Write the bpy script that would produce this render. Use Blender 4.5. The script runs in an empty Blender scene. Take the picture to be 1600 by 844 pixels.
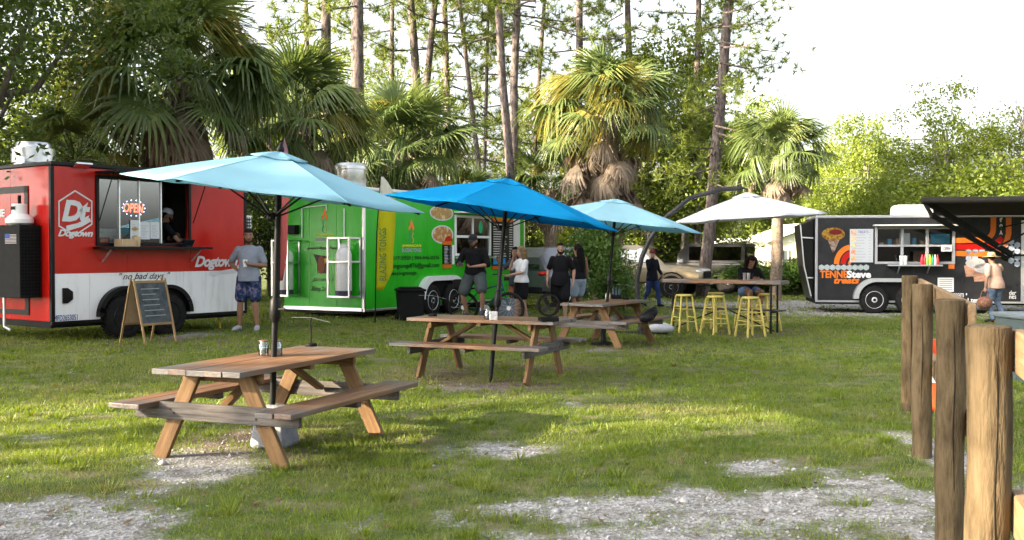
import bpy, bmesh, math, random
import numpy as np
from mathutils import Vector, Matrix, noise as mnoise
R = math.radians
scene = bpy.context.scene
col = scene.collection
rnd = random.Random(7)
nrg = np.random.default_rng(11)

# ------------------------------------------------------------------ camera
cam_d = bpy.data.cameras.new('camera')
cam = bpy.data.objects.new('camera', cam_d)
col.objects.link(cam)
cam_d.sensor_width = 36.0
cam_d.lens = 36.0
cam_d.clip_start = 0.05
cam_d.clip_end = 2000.0
CAM = Vector((0, 0, 1.6))
PITCH = math.atan(30 / 1600)
cam.location = CAM
cam.rotation_euler = (math.pi / 2 - PITCH, 0, 0)
cam_d.dof.use_dof = True
cam_d.dof.focus_distance = 9.0
cam_d.dof.aperture_fstop = 14.0
scene.camera = cam

# ------------------------------------------------------------------ world and sun
SUN_EL, SUN_AZ = R(20), (-0.93, -0.37)          # direction towards the sun on the ground plane
world = bpy.data.worlds.new('World')
scene.world = world
world.use_nodes = True
wn = world.node_tree.nodes
bg = wn['Background']
sky = wn.new('ShaderNodeTexSky')
sky.sky_type = 'NISHITA'
sky.sun_disc = False
sky.sun_elevation = SUN_EL
sky.sun_rotation = math.atan2(SUN_AZ[0], SUN_AZ[1])
sky.air_density = 1.0
sky.dust_density = 6.0
sky.ozone_density = 1.0
# thin high haze: most of the blue is washed out, evenly over the whole sky
_bw = wn.new('ShaderNodeRGBToBW'); _mx = wn.new('ShaderNodeMixRGB'); _mx.inputs[0].default_value = 0.72
world.node_tree.links.new(sky.outputs[0], _bw.inputs[0]); world.node_tree.links.new(sky.outputs[0], _mx.inputs[1])
world.node_tree.links.new(_bw.outputs[0], _mx.inputs[2]); world.node_tree.links.new(_mx.outputs[0], bg.inputs[0])
bg.inputs[1].default_value = 0.15
sun_d = bpy.data.lights.new('sun', 'SUN')
sun_d.energy = 5.0
sun_d.angle = R(0.6)
sun_d.color = (1.0, 0.83, 0.60)
sun = bpy.data.objects.new('sun', sun_d)
col.objects.link(sun)
_sd = Vector((SUN_AZ[0], SUN_AZ[1], math.tan(SUN_EL) * math.hypot(*SUN_AZ))).normalized()
sun.rotation_euler = _sd.to_track_quat('Z', 'Y').to_euler()
sun.location = (-20, -10, 30)
scene.view_settings.view_transform = 'Standard'
scene.view_settings.look = 'None'
scene.view_settings.exposure = 2.55
scene.view_settings.gamma = 1.0
scene.view_settings.use_curve_mapping = False
cy = scene.cycles
cy.use_denoising = True
cy.max_bounces = 6
cy.diffuse_bounces = 3
cy.glossy_bounces = 3
cy.transmission_bounces = 4
cy.transparent_max_bounces = 8
cy.caustics_reflective = False
cy.caustics_refractive = False
cy.sample_clamp_indirect = 6.0
cy.use_adaptive_sampling = True
cy.adaptive_threshold = 0.015

# ------------------------------------------------------------------ ground shape and surveying helpers
def sstep(a, b, x):
    t = min(1.0, max(0.0, (x - a) / (b - a)))
    return t * t * (3 - 2 * t)
def gz(x, y):
    z = 0.21 * sstep(1.8, -4.5, x) * sstep(9.5, 15.0, y)
    return z + 0.018 * math.sin(x * 0.9 + 1.3) * math.sin(y * 0.7) * sstep(60, 30, abs(y))
def pix_dir(u, v):
    d = Vector(((u - 800) / 1600, 1.0, -(v - 422) / 1600))
    c, s = math.cos(PITCH), math.sin(PITCH)
    return Vector((d.x, d.y * c + d.z * s, -d.y * s + d.z * c))
def at(u, v, Y):
    d = pix_dir(u, v)
    return CAM + d * (Y / d.y)
def on_ground(u, v):
    z = 0.0
    for _ in range(12):
        d = pix_dir(u, v)
        p = CAM + d * ((z - CAM.z) / d.z)
        z = gz(p.x, p.y)
    return p

# ------------------------------------------------------------------ materials
MATS = {}
def new_mat(name):
    m = bpy.data.materials.new(name)
    m.use_nodes = True
    n = m.node_tree.nodes
    return m, n, m.node_tree.links, n['Principled BSDF']
def M(name, c=(.5, .5, .5), rough=.6, metal=0, c2=None, scale=6, bump=0, bscale=60, stretch=(1, 1, 1), spec=.18,
      coat=0, emit=None, estr=1, c3=None, contrast=(.35, .65), rand=0, detail=6):
    if name in MATS: return MATS[name]
    m, n, L, p = new_mat(name)
    p.inputs['Base Color'].default_value = (*c, 1)
    p.inputs['Roughness'].default_value = rough
    p.inputs['Metallic'].default_value = metal
    p.inputs['Specular IOR Level'].default_value = spec
    p.inputs['Coat Weight'].default_value = coat
    if emit:
        p.inputs['Emission Color'].default_value = (*emit, 1)
        p.inputs['Emission Strength'].default_value = estr
    if c2 or bump:
        tc = n.new('ShaderNodeTexCoord'); oi = n.new('ShaderNodeObjectInfo')
        mp = n.new('ShaderNodeMapping'); mp.inputs['Scale'].default_value = stretch
        ad = n.new('ShaderNodeVectorMath'); ad.operation = 'ADD'
        ml = n.new('ShaderNodeMath'); ml.operation = 'MULTIPLY'; ml.inputs[1].default_value = 37.0
        L.new(oi.outputs['Random'], ml.inputs[0]); L.new(tc.outputs['Object'], ad.inputs[0])
        L.new(ml.outputs[0], ad.inputs[1]); L.new(ad.outputs[0], mp.inputs['Vector'])
    if c2:
        t = n.new('ShaderNodeTexNoise'); t.inputs['Scale'].default_value = scale; t.inputs['Detail'].default_value = detail
        t.inputs['Roughness'].default_value = .65
        L.new(mp.outputs[0], t.inputs['Vector'])
        r = n.new('ShaderNodeValToRGB')
        r.color_ramp.elements[0].position = contrast[0]; r.color_ramp.elements[1].position = contrast[1]
        r.color_ramp.elements[0].color = (*c, 1); r.color_ramp.elements[1].color = (*c2, 1)
        if c3:
            e = r.color_ramp.elements.new((contrast[0] + contrast[1]) / 2); e.color = (*c3, 1)
        L.new(t.outputs[0], r.inputs[0])
        out = r.outputs[0]
        if rand:
            hv = n.new('ShaderNodeHueSaturation')
            mr = n.new('ShaderNodeMapRange'); mr.inputs[3].default_value = 1 - rand; mr.inputs[4].default_value = 1 + rand
            L.new(oi.outputs['Random'], mr.inputs[0]); L.new(mr.outputs[0], hv.inputs['Value']); L.new(out, hv.inputs['Color'])
            out = hv.outputs[0]
        L.new(out, p.inputs['Base Color'])
    if bump:
        t2 = n.new('ShaderNodeTexNoise'); t2.inputs['Scale'].default_value = bscale; t2.inputs['Detail'].default_value = 5
        L.new(mp.outputs[0], t2.inputs['Vector'])
        b = n.new('ShaderNodeBump'); b.inputs['Strength'].default_value = bump; b.inputs['Distance'].default_value = .02
        L.new(t2.outputs[0], b.inputs['Height']); L.new(b.outputs[0], p.inputs['Normal'])
    MATS[name] = m
    return m
def leafy(name, ca, cb, trans=.35, cc=None, rough=.5, nscale=.6, gloss=.025, patch=None):
    """foliage: diffuse + translucent, colour varied leaf by leaf and over the crown"""
    if name in MATS: return MATS[name]
    m, n, L, p = new_mat(name)
    n.remove(p)
    g = n.new('ShaderNodeNewGeometry')
    r = n.new('ShaderNodeValToRGB')
    r.color_ramp.elements[0].color = (*ca, 1); r.color_ramp.elements[1].color = (*cb, 1)
    if cc: r.color_ramp.elements.new(.93).color = (*cb, 1); r.color_ramp.elements[-1].color = (*cc, 1)
    t = n.new('ShaderNodeTexNoise'); t.inputs['Scale'].default_value = nscale; t.inputs['Detail'].default_value = 3
    L.new(g.outputs['Position'], t.inputs['Vector'])
    mx = n.new('ShaderNodeMath'); mx.operation = 'MULTIPLY_ADD'; mx.inputs[1].default_value = .55
    mr = n.new('ShaderNodeMapRange'); mr.inputs[1].default_value = .3; mr.inputs[2].default_value = .7
    mr.inputs[3].default_value = 0; mr.inputs[4].default_value = .45
    L.new(t.outputs[0], mr.inputs[0]); L.new(g.outputs['Random Per Island'], mx.inputs[0]); L.new(mr.outputs[0], mx.inputs[2])
    L.new(mx.outputs[0], r.inputs[0])
    base = r.outputs[0]
    if patch:                                               # dry, trodden areas of another colour
        for sc_, lo, hi_, am in ((.55, .50, .68, .5), (2.6, .52, .72, .38)):
            tp = n.new('ShaderNodeTexNoise'); tp.inputs['Scale'].default_value = sc_; tp.inputs['Detail'].default_value = 6
            L.new(g.outputs['Position'], tp.inputs['Vector'])
            mp_ = n.new('ShaderNodeMapRange'); mp_.inputs[1].default_value = lo; mp_.inputs[2].default_value = hi_; mp_.inputs[4].default_value = am
            L.new(tp.outputs[0], mp_.inputs[0])
            mc = n.new('ShaderNodeMixRGB'); mc.inputs[2].default_value = (*patch, 1)
            L.new(mp_.outputs[0], mc.inputs[0]); L.new(base, mc.inputs[1]); base = mc.outputs[0]
    d = n.new('ShaderNodeBsdfDiffuse'); tr = n.new('ShaderNodeBsdfTranslucent'); gl = n.new('ShaderNodeBsdfGlossy')
    gl.inputs['Roughness'].default_value = rough
    hs = n.new('ShaderNodeHueSaturation'); hs.inputs['Hue'].default_value = .485; hs.inputs['Saturation'].default_value = 1.1
    hs.inputs['Value'].default_value = 1.35
    L.new(base, d.inputs[0]); L.new(base, hs.inputs['Color']); L.new(hs.outputs[0], tr.inputs[0])
    m1 = n.new('ShaderNodeMixShader'); m1.inputs[0].default_value = trans
    m2 = n.new('ShaderNodeMixShader'); m2.inputs[0].default_value = gloss
    L.new(d.outputs[0], m1.inputs[1]); L.new(tr.outputs[0], m1.inputs[2])
    L.new(m1.outputs[0], m2.inputs[1]); L.new(gl.outputs[0], m2.inputs[2])
    L.new(m2.outputs[0], n['Material Output'].inputs['Surface'])
    MATS[name] = m
    return m
def cloth_mat(name, c, trans=.4, bump=.1):
    if name in MATS: return MATS[name]
    m, n, L, p = new_mat(name)
    n.remove(p)
    d = n.new('ShaderNodeBsdfDiffuse'); tr = n.new('ShaderNodeBsdfTranslucent')
    tc = n.new('ShaderNodeTexCoord'); t = n.new('ShaderNodeTexNoise'); t.inputs['Scale'].default_value = 3; t.inputs['Detail'].default_value = 4
    L.new(tc.outputs['Object'], t.inputs['Vector'])
    r = n.new('ShaderNodeValToRGB')
    r.color_ramp.elements[0].color = (*[x * .88 for x in c], 1); r.color_ramp.elements[1].color = (*[min(1, x * 1.06) for x in c], 1)
    L.new(t.outputs[0], r.inputs[0])
    bp = n.new('ShaderNodeBump'); bp.inputs['Strength'].default_value = bump; bp.inputs['Distance'].default_value = .05
    L.new(t.outputs[0], bp.inputs['Height']); L.new(bp.outputs[0], d.inputs['Normal'])
    mx = n.new('ShaderNodeMixShader'); mx.inputs[0].default_value = trans
    L.new(r.outputs[0], d.inputs[0]); L.new(r.outputs[0], tr.inputs[0])
    L.new(d.outputs[0], mx.inputs[1]); L.new(tr.outputs[0], mx.inputs[2])
    L.new(mx.outputs[0], n['Material Output'].inputs['Surface'])
    MATS[name] = m
    return m
def glass_mat(name, tint=(.9, .95, .95), refl=.06):
    if name in MATS: return MATS[name]
    m, n, L, p = new_mat(name)
    n.remove(p)
    fr = n.new('ShaderNodeFresnel'); fr.inputs['IOR'].default_value = 1.5
    ad = n.new('ShaderNodeMath'); ad.operation = 'ADD'; ad.use_clamp = True; ad.inputs[1].default_value = refl
    L.new(fr.outputs[0], ad.inputs[0])
    t = n.new('ShaderNodeBsdfTransparent'); t.inputs[0].default_value = (*tint, 1)
    g = n.new('ShaderNodeBsdfGlossy'); g.inputs['Roughness'].default_value = .02
    mx = n.new('ShaderNodeMixShader')
    L.new(ad.outputs[0], mx.inputs[0]); L.new(t.outputs[0], mx.inputs[1]); L.new(g.outputs[0], mx.inputs[2])
    L.new(mx.outputs[0], n['Material Output'].inputs['Surface'])
    MATS[name] = m
    return m

# ------------------------------------------------------------------ mesh builder
def frame_of(d, up=(0, 0, 1)):
    d = Vector(d).normalized(); up = Vector(up)
    if abs(d.dot(up.normalized())) > .985: up = Vector((0, 1, 0)) if abs(d.y) < .9 else Vector((1, 0, 0))
    s = d.cross(up).normalized()
    return d, s, s.cross(d).normalized()
class MB:
    def __init__(s): s.v = []; s.f = []; s.m = []
    def add(s, vs, fs, mi=0):
        o = len(s.v); s.v += [tuple(v) for v in vs]
        s.f += [tuple(i + o for i in f) for f in fs]; s.m += [mi] * len(fs)
        return s
    def box(s, c, size, mi=0, rot=None):
        hx, hy, hz = (q / 2 for q in size); c = Vector(c)
        vs = [Vector((x, y, z)) for x in (-hx, hx) for y in (-hy, hy) for z in (-hz, hz)]
        if rot is not None: vs = [rot @ v for v in vs]
        return s.add([v + c for v in vs], [(0, 1, 3, 2), (4, 6, 7, 5), (0, 4, 5, 1), (2, 3, 7, 6), (0, 2, 6, 4), (1, 5, 7, 3)], mi)
    def bb(s, x0, x1, y0, y1, z0, z1, mi=0):
        return s.box(((x0 + x1) / 2, (y0 + y1) / 2, (z0 + z1) / 2), (abs(x1 - x0), abs(y1 - y0), abs(z1 - z0)), mi)
    def beam(s, p0, p1, w, h, up=(0, 0, 1), mi=0):
        p0, p1 = Vector(p0), Vector(p1); d, sd, u = frame_of(p1 - p0, up)
        vs = [p + sd * a * w / 2 + u * b * h / 2 for p in (p0, p1) for a in (-1, 1) for b in (-1, 1)]
        return s.add(vs, [(0, 1, 3, 2), (4, 6, 7, 5), (0, 4, 5, 1), (2, 3, 7, 6), (0, 2, 6, 4), (1, 5, 7, 3)], mi)
    def tube(s, pts, rad, n=8, mi=0, side=None, ry=None):
        pts = [Vector(p) for p in pts]; k = len(pts)
        if not hasattr(rad, '__len__'): rad = [rad] * k
        if ry is None: ry = rad
        elif not hasattr(ry, '__len__'): ry = [ry] * k
        vs = []; prev = None
        for i, p in enumerate(pts):
            d = (pts[min(i + 1, k - 1)] - pts[max(i - 1, 0)])
            d = d.normalized() if d.length > 1e-9 else Vector((0, 0, 1))
            if side is not None:
                a = Vector(side); a = (a - d * a.dot(d)).normalized()
            elif prev is None: a = frame_of(d)[1]
            else: a = (prev - d * prev.dot(d)).normalized()
            prev = a; b = d.cross(a)
            for j in range(n):
                t = 2 * math.pi * j / n
                vs.append(p + a * math.cos(t) * rad[i] + b * math.sin(t) * ry[i])
        fs = [(i * n + j, i * n + (j + 1) % n, (i + 1) * n + (j + 1) % n, (i + 1) * n + j) for i in range(k - 1) for j in range(n)]
        fs += [tuple(range(n - 1, -1, -1)), tuple((k - 1) * n + j for j in range(n))]
        return s.add(vs, fs, mi)
    def lathe(s, prof, c=(0, 0, 0), n=20, axis='z', mi=0, open0=False):
        c = Vector(c); vs = []
        for r, h in prof:
            for j in range(n):
                t = 2 * math.pi * j / n; a, b = r * math.cos(t), r * math.sin(t)
                vs.append(c + (Vector((a, b, h)) if axis == 'z' else Vector((a, h, b)) if axis == 'y' else Vector((h, a, b))))
        k = len(prof)
        fs = [(i * n + j, i * n + (j + 1) % n, (i + 1) * n + (j + 1) % n, (i + 1) * n + j) for i in range(k - 1) for j in range(n)]
        fs += ([] if open0 else [tuple(range(n - 1, -1, -1))]) + [tuple((k - 1) * n + j for j in range(n))]
        if axis == 'y': fs = [tuple(reversed(f)) for f in fs]
        return s.add(vs, fs, mi)
    def prism(s, poly, y0, y1, mi=0, axis='y'):
        n = len(poly); mk = (lambda a, b, t: (a, t, b)) if axis == 'y' else (lambda a, b, t: (t, a, b)) if axis == 'x' else (lambda a, b, t: (a, b, t))
        vs = [mk(a, b, y0) for a, b in poly] + [mk(a, b, y1) for a, b in poly]
        fs = [tuple(range(n)), tuple(range(2 * n - 1, n - 1, -1))] + [(i, n + i, n + (i + 1) % n, (i + 1) % n) for i in range(n)]
        return s.add(vs, fs, mi)
    def ball(s, c, r, n=10, m=7, mi=0, rot=None):
        if not hasattr(r, '__len__'): r = (r, r, r)
        c = Vector(c); vs = []
        for i in range(m + 1):
            ph = math.pi * i / m
            for j in range(n):
                t = 2 * math.pi * j / n
                q = Vector((r[0] * math.sin(ph) * math.cos(t), r[1] * math.sin(ph) * math.sin(t), -r[2] * math.cos(ph)))
                vs.append(c + (rot @ q if rot is not None else q))
        fs = [(i * n + j, i * n + (j + 1) % n, (i + 1) * n + (j + 1) % n, (i + 1) * n + j) for i in range(m) for j in range(n)]
        return s.add(vs, fs, mi)
    def mesh(s, name, mats, smooth=None, fix=True):
        me = bpy.data.meshes.new(name)
        me.from_pydata(s.v, [], s.f)
        for m in (mats if isinstance(mats, (list, tuple)) else [mats]): me.materials.append(m)
        me.polygons.foreach_set('material_index', s.m)
        if fix:
            b = bmesh.new(); b.from_mesh(me)
            bmesh.ops.remove_doubles(b, verts=b.verts, dist=1e-6)
            bmesh.ops.recalc_face_normals(b, faces=b.faces)
            b.to_mesh(me); b.free()
        if smooth:
            me.polygons.foreach_set('use_smooth', [True] * len(me.polygons))
            me.set_sharp_from_angle(angle=R(smooth))
        me.update()
        return me
    def build(s, name, mats, parent=None, loc=None, rot=None, smooth=None, bevel=0):
        o = link(name, s.mesh(name, mats, smooth), parent, loc, rot)
        if bevel: add_bevel(o, bevel)
        return o
def add_bevel(o, w, seg=2):
    b = o.modifiers.new('bevel', 'BEVEL'); b.width = w; b.segments = seg; b.limit_method = 'ANGLE'; b.angle_limit = R(40)
def link(name, data, parent=None, loc=None, rot=None):
    o = bpy.data.objects.new(name, data); col.objects.link(o)
    if parent is not None: o.parent = parent
    if loc is not None: o.location = loc
    if rot is not None: o.rotation_euler = rot
    return o
def tag(o, label, cat, group=None, kind=None):
    o['label'] = label
    if cat: o['category'] = cat
    if group: o['group'] = group
    if kind: o['kind'] = kind
    return o
def thing(name, label, cat, loc=(0, 0, 0), rz=0, group=None):
    o = link(name, None, None, loc, (0, 0, rz)); o.empty_display_size = .2
    return tag(o, label, cat, group)
def copy_tree(o, parent=None):
    c = o.copy(); col.objects.link(c); c.parent = parent
    for ch in o.children: copy_tree(ch, c)
    return c
def timber(name, p0, p1, w, h, mat, parent, up=(0, 0, 1), bevel=.006):
    """a straight piece of wood: its mesh runs along its own X so the grain follows it"""
    p0, p1 = Vector(p0), Vector(p1); d, sd, u = frame_of(p1 - p0, up)
    L = (p1 - p0).length
    mb = MB().bb(0, L, -w / 2, w / 2, -h / 2, h / 2)
    o = link(name, mb.mesh(name, mat), parent)
    mt = Matrix((( d.x, -sd.x, u.x, p0.x), (d.y, -sd.y, u.y, p0.y), (d.z, -sd.z, u.z, p0.z), (0, 0, 0, 1)))
    o.matrix_local = mt
    if bevel: add_bevel(o, bevel)
    return o
_txt = {}
def text_mesh(s, bold=0.0, shear=0.0, space=1.0, extrude=.02):
    key = (s, bold, shear, space, extrude)
    if key in _txt: return _txt[key]
    c = bpy.data.curves.new('lettering', 'FONT'); c.body = s; c.size = 1; c.offset = bold; c.shear = shear
    c.space_character = space; c.extrude = extrude; c.resolution_u = 3
    ob = bpy.data.objects.new('lettering', c); col.objects.link(ob)
    dg = bpy.context.evaluated_depsgraph_get(); dg.update()
    me = bpy.data.meshes.new_from_object(ob.evaluated_get(dg))
    bpy.data.objects.remove(ob); bpy.data.curves.remove(c)
    _txt[key] = me
    return me
def lettering(s, box, mat, parent, face='side', off=-.004, bold=0, shear=0, warp=None, name='lettering', space=1.0, rot=0):
    """letters fitted to box=(a0,a1,z0,z1) on a trailer face; side: a = local x, face y=off; front: a runs along -y, face x=off"""
    src = text_mesh(s, bold, shear, space)
    me = src.copy(); me.materials.clear(); me.materials.append(mat)
    n = len(me.vertices); co = np.empty(n * 3); me.vertices.foreach_get('co', co); co = co.reshape(-1, 3)
    if rot:
        c_, s_ = math.cos(rot), math.sin(rot); co[:, :2] = co[:, :2] @ np.array([[c_, s_], [-s_, c_]])
    mn, mx = co.min(0), co.max(0)
    t = (co - mn) / np.maximum(mx - mn, 1e-9)
    a0, a1, z0, z1 = box
    if warp is not None: t[:, 1] = warp(t[:, 0], t[:, 1])
    a = a0 + t[:, 0] * (a1 - a0); z = z0 + t[:, 1] * (z1 - z0); th = t[:, 2] * .0025
    out = np.stack([a, off - th, z], 1) if face == 'side' else np.stack([off - th, -a, z], 1)
    me.vertices.foreach_set('co', out.ravel().astype(np.float32)); me.update()
    return link(name, me, parent)
def flat_poly(poly, mat, parent, name, off=-.004, th=.002, face='side'):
    mb = MB()
    if face == 'side': mb.prism(poly, off, off - th)
    else: mb.prism([(-a, z) for a, z in poly], off, off - th, axis='x')
    return mb.build(name, mat, parent)
def ell(cx, cz, rx, rz, n=28, a0=0, a1=2 * math.pi):
    return [(cx + rx * math.cos(a0 + (a1 - a0) * i / n), cz + rz * math.sin(a0 + (a1 - a0) * i / n)) for i in range(n)]
def ring_poly(poly, k):
    cx = sum(p[0] for p in poly) / len(poly); cz = sum(p[1] for p in poly) / len(poly)
    return [(cx + (x - cx) * k, cz + (z - cz) * k) for x, z in poly]
def outline(poly, k, mat, parent, name, off=-.004, face='side'):
    inn = ring_poly(poly, k); n = len(poly); mb = MB()
    for i in range(n):
        q = [poly[i], poly[(i + 1) % n], inn[(i + 1) % n], inn[i]]
        if face == 'side': mb.prism(q, off, off - .002)
        else: mb.prism([(-a, z) for a, z in q], off, off - .002, axis='x')
    return mb.build(name, mat, parent)
def face_pix(root, u, v, face='side'):
    """where the sight line of a photo point meets a trailer's own wall plane, in the trailer's coordinates"""
    rz = root.rotation_euler.z; c, s = math.cos(rz), math.sin(rz)
    def loc(p): x, y = p.x, p.y; return Vector((c * x + s * y, -s * x + c * y, p.z))
    o = loc(CAM - root.location); d = loc(pix_dir(u, v))
    t = -o.y / d.y if face == 'side' else -o.x / d.x
    p = o + d * t
    return (p.x, p.z) if face == 'side' else (-p.y, p.z)
def fbox(root, u0, v0, u1, v1, face='side'):
    a0, z1 = face_pix(root, u0, v0, face); a1, z0 = face_pix(root, u1, v1, face)
    z1b = face_pix(root, u1, v0, face)[1]; z0b = face_pix(root, u0, v1, face)[1]
    return (a0, a1, (z0 + z0b) / 2, (z1 + z1b) / 2)
def _sp(c, d): return (-.37 * c - .93 * d, .93 * c - .37 * d)
SHADE = [(*_sp(c, d), s) for c, d, s in ((5.5, 20, (.70, .70, 1.1)), (-2.6, 21, 1.25), (19.4, 21, (1.3, 1.3, 1.8)), (24.6, 22, 1.4), (18.6, 29, 1.5), (21.8, 30, 1.6), (-2.0, 30, 1.25))]
TALL = [(*_sp(c, d), s) for c, d, s in ((9.6, 30, (1, 1, 1.2)), (13.2, 33, (.9, .9, 1.1)), (5.4, 31, (.66, .66, 1.0)), (13.6, 20, (1.0, 1.0, .76)))]
# ------------------------------------------------------------------ ground
def vnoise(x, y, seed=0):
    xi = np.floor(x).astype(np.int64); yi = np.floor(y).astype(np.int64); fx = x - xi; fy = y - yi
    def h(a, b):
        n = (a * 374761393 + b * 668265263 + seed * 974711) & 0x7fffffff
        n = ((n ^ (n >> 13)) * 1274126177) & 0x7fffffff
        return ((n ^ (n >> 16)) & 0xffff) / 65535.0
    ux = fx * fx * (3 - 2 * fx); uy = fy * fy * (3 - 2 * fy)
    return (h(xi, yi) * (1 - ux) + h(xi + 1, yi) * ux) * (1 - uy) + (h(xi, yi + 1) * (1 - ux) + h(xi + 1, yi + 1) * ux) * uy
def fbm(x, y, f=1.0, o=4, seed=0):
    s = 0; a = .5
    for k in range(o):
        s = s + a * vnoise(x * f, y * f, seed + k); f *= 2.03; a *= .5
    return s
def gz_np(x, y):
    t = np.clip((1.8 - x) / 6.3, 0, 1); u = np.clip((y - 9.5) / 5.5, 0, 1)
    z = .21 * t * t * (3 - 2 * t) * u * u * (3 - 2 * u)
    w = np.clip((60 - np.abs(y)) / 30, 0, 1)
    return z + .018 * np.sin(x * .9 + 1.3) * np.sin(y * .7) * w * w * (3 - 2 * w)
PATCH = [(1090, 832, 360, 76, 1.25), (1400, 800, 110, 70, 1.0), (20, 832, 260, 50, 1.35), (120, 800, 170, 32, .95), (330, 728, 120, 34, .95),
         (400, 690, 110, 24, .75), (740, 703, 130, 15, .85), (1225, 733, 110, 16, .85), (740, 600, 75, 16, .9), (1330, 478, 420, 10, 1.1),
         (962, 546, 45, 6, .8), (1240, 521, 40, 6, .6), (300, 527, 70, 8, .8), (225, 775, 55, 24, .8), (900, 632, 40, 7, .5), (20, 590, 40, 6, .5),
         (1580, 760, 60, 90, 1), (560, 830, 60, 22, .5), (840, 628, 36, 8, .6), (60, 690, 60, 12, .5)]
PW = []
for (u, v, ru, rv, st) in PATCH:
    c = on_ground(u, v); s_ = 1600 / c.y
    ya = on_ground(u, v + rv).y; yb = on_ground(u, v - rv).y
    PW.append((c.x, (ya + yb) / 2, ru / s_, (yb - ya) / 2, st))
PW += [(7.0, 1.5, 6.5, 3.2, 1.0), (-3, 1.5, 5, 2.6, .9), (12, 27.5, 8, 3.2, 1)]
def gravel(x, y):
    m = np.zeros_like(x)
    for (cx, cy_, rx, ry, st) in PW:
        d = np.sqrt(((x - cx) / rx) ** 2 + ((y - cy_) / ry) ** 2)
        m = np.maximum(m, st * np.clip((1.4 - d) / .85, 0, 1))
    n = fbm(x, y, 1.7, 4, 3)
    n2 = fbm(x, y, 7.0, 3, 91)
    return np.clip((m - .55) * 1.5 + ((n - .47) * 2.6 + (n2 - .45) * 1.8) * (m > .02) + .05, 0, 1)
def steps(lo, a, b, hi, d):
    inner = np.arange(a, b + d / 2, d); out = []; x = b; q = d
    while x < hi: q *= 1.25; x += q; out.append(min(x, hi))
    lows = []; x = a; q = d
    while x > lo: q *= 1.25; x -= q; lows.append(max(x, lo))
    return np.array(lows[::-1] + list(inner) + out)
gx = steps(-600, -13, 13, 600, .15); gy = steps(-60, 3, 20, 900, .15)
GX, GY = np.meshgrid(gx, gy)
GZ = gz_np(GX, GY) + (fbm(GX, GY, 2.5, 3, 9) - .45) * .03 * (np.abs(GX) < 20) * (GY < 40)
nx, ny = len(gx), len(gy)
def fast_mesh(name, V, F, mat, smooth=False):
    me = bpy.data.meshes.new(name); V = np.ascontiguousarray(V, np.float32); F = np.ascontiguousarray(F, np.int32)
    k = F.shape[1]; m = len(F)
    me.vertices.add(len(V)); me.vertices.foreach_set('co', V.ravel())
    me.loops.add(m * k); me.loops.foreach_set('vertex_index', F.ravel())
    me.polygons.add(m); me.polygons.foreach_set('loop_start', np.arange(0, m * k, k, dtype=np.int32))
    if smooth: me.polygons.foreach_set('use_smooth', np.ones(m, bool))
    me.materials.append(mat); me.update(); me.validate()
    return me
def attr(me, name, vals, dom='POINT'):
    a = me.attributes.new(name, 'FLOAT', dom); a.data.foreach_set('value', np.ascontiguousarray(vals, np.float32))
def ground_mat():
    m, n, L, p = new_mat('lawn_soil_and_gravel')
    p.inputs['Roughness'].default_value = .95; p.inputs['Specular IOR Level'].default_value = .15
    g = n.new('ShaderNodeNewGeometry'); a = n.new('ShaderNodeAttribute'); a.attribute_name = 'gravel'
    def noise(sc, det=5):
        t = n.new('ShaderNodeTexNoise'); t.inputs['Scale'].default_value = sc; t.inputs['Detail'].default_value = det
        L.new(g.outputs['Position'], t.inputs['Vector']); return t.outputs[0]
    def ramp(src, stops):
        r = n.new('ShaderNodeValToRGB'); e = r.color_ramp.elements
        e[0].position, e[0].color = stops[0][0], (*stops[0][1], 1); e[1].position, e[1].color = stops[-1][0], (*stops[-1][1], 1)
        for q, c in stops[1:-1]: e.new(q).color = (*c, 1)
        L.new(src, r.inputs[0]); return r.outputs[0]
    turf = ramp(noise(3.5, 8), [(.3, (.040, .058, .014)), (.48, (.075, .10, .025)), (.6, (.12, .115, .055)), (.75, (.19, .165, .115))])
    vo = n.new('ShaderNodeTexVoronoi'); vo.inputs['Scale'].default_value = 48; L.new(g.outputs['Position'], vo.inputs['Vector'])
    st = ramp(vo.outputs['Color'], [(.15, (.17, .165, .155)), (.5, (.30, .29, .275)), (.9, (.44, .43, .415))])
    drt = ramp(noise(6, 6), [(.35, (.50, .46, .41)), (.6, (1, 1, 1))])
    mul = n.new('ShaderNodeMixRGB'); mul.blend_type = 'MULTIPLY'; mul.inputs[0].default_value = .8
    L.new(st, mul.inputs[1]); L.new(drt, mul.inputs[2])
    mx = n.new('ShaderNodeMixRGB'); f = n.new('ShaderNodeMapRange')
    ad = n.new('ShaderNodeMath'); ad.operation = 'MULTIPLY_ADD'; ad.inputs[1].default_value = .5
    L.new(noise(22, 5), ad.inputs[0]); L.new(a.outputs['Fac'], ad.inputs[2])
    L.new(ad.outputs[0], f.inputs[0]); f.inputs[1].default_value = .30; f.inputs[2].default_value = .85
    L.new(f.outputs[0], mx.inputs[0]); L.new(turf, mx.inputs[1]); L.new(mul.outputs[0], mx.inputs[2])
    da = n.new('ShaderNodeAttribute'); da.attribute_name = 'dirt'
    soil = ramp(noise(9, 7), [(.3, (.075, .056, .042)), (.6, (.15, .115, .088)), (.8, (.23, .19, .155))])
    md = n.new('ShaderNodeMixRGB'); L.new(da.outputs['Fac'], md.inputs[0]); L.new(mx.outputs[0], md.inputs[1]); L.new(soil, md.inputs[2])
    L.new(md.outputs[0], p.inputs['Base Color'])
    b = n.new('ShaderNodeBump'); b.inputs['Strength'].default_value = .55; b.inputs['Distance'].default_value = .02
    hs = n.new('ShaderNodeMath'); hs.operation = 'ADD'; L.new(vo.outputs['Distance'], hs.inputs[0]); L.new(noise(30, 6), hs.inputs[1])
    L.new(hs.outputs[0], b.inputs['Height']); L.new(b.outputs[0], p.inputs['Normal'])
    return m
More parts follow.
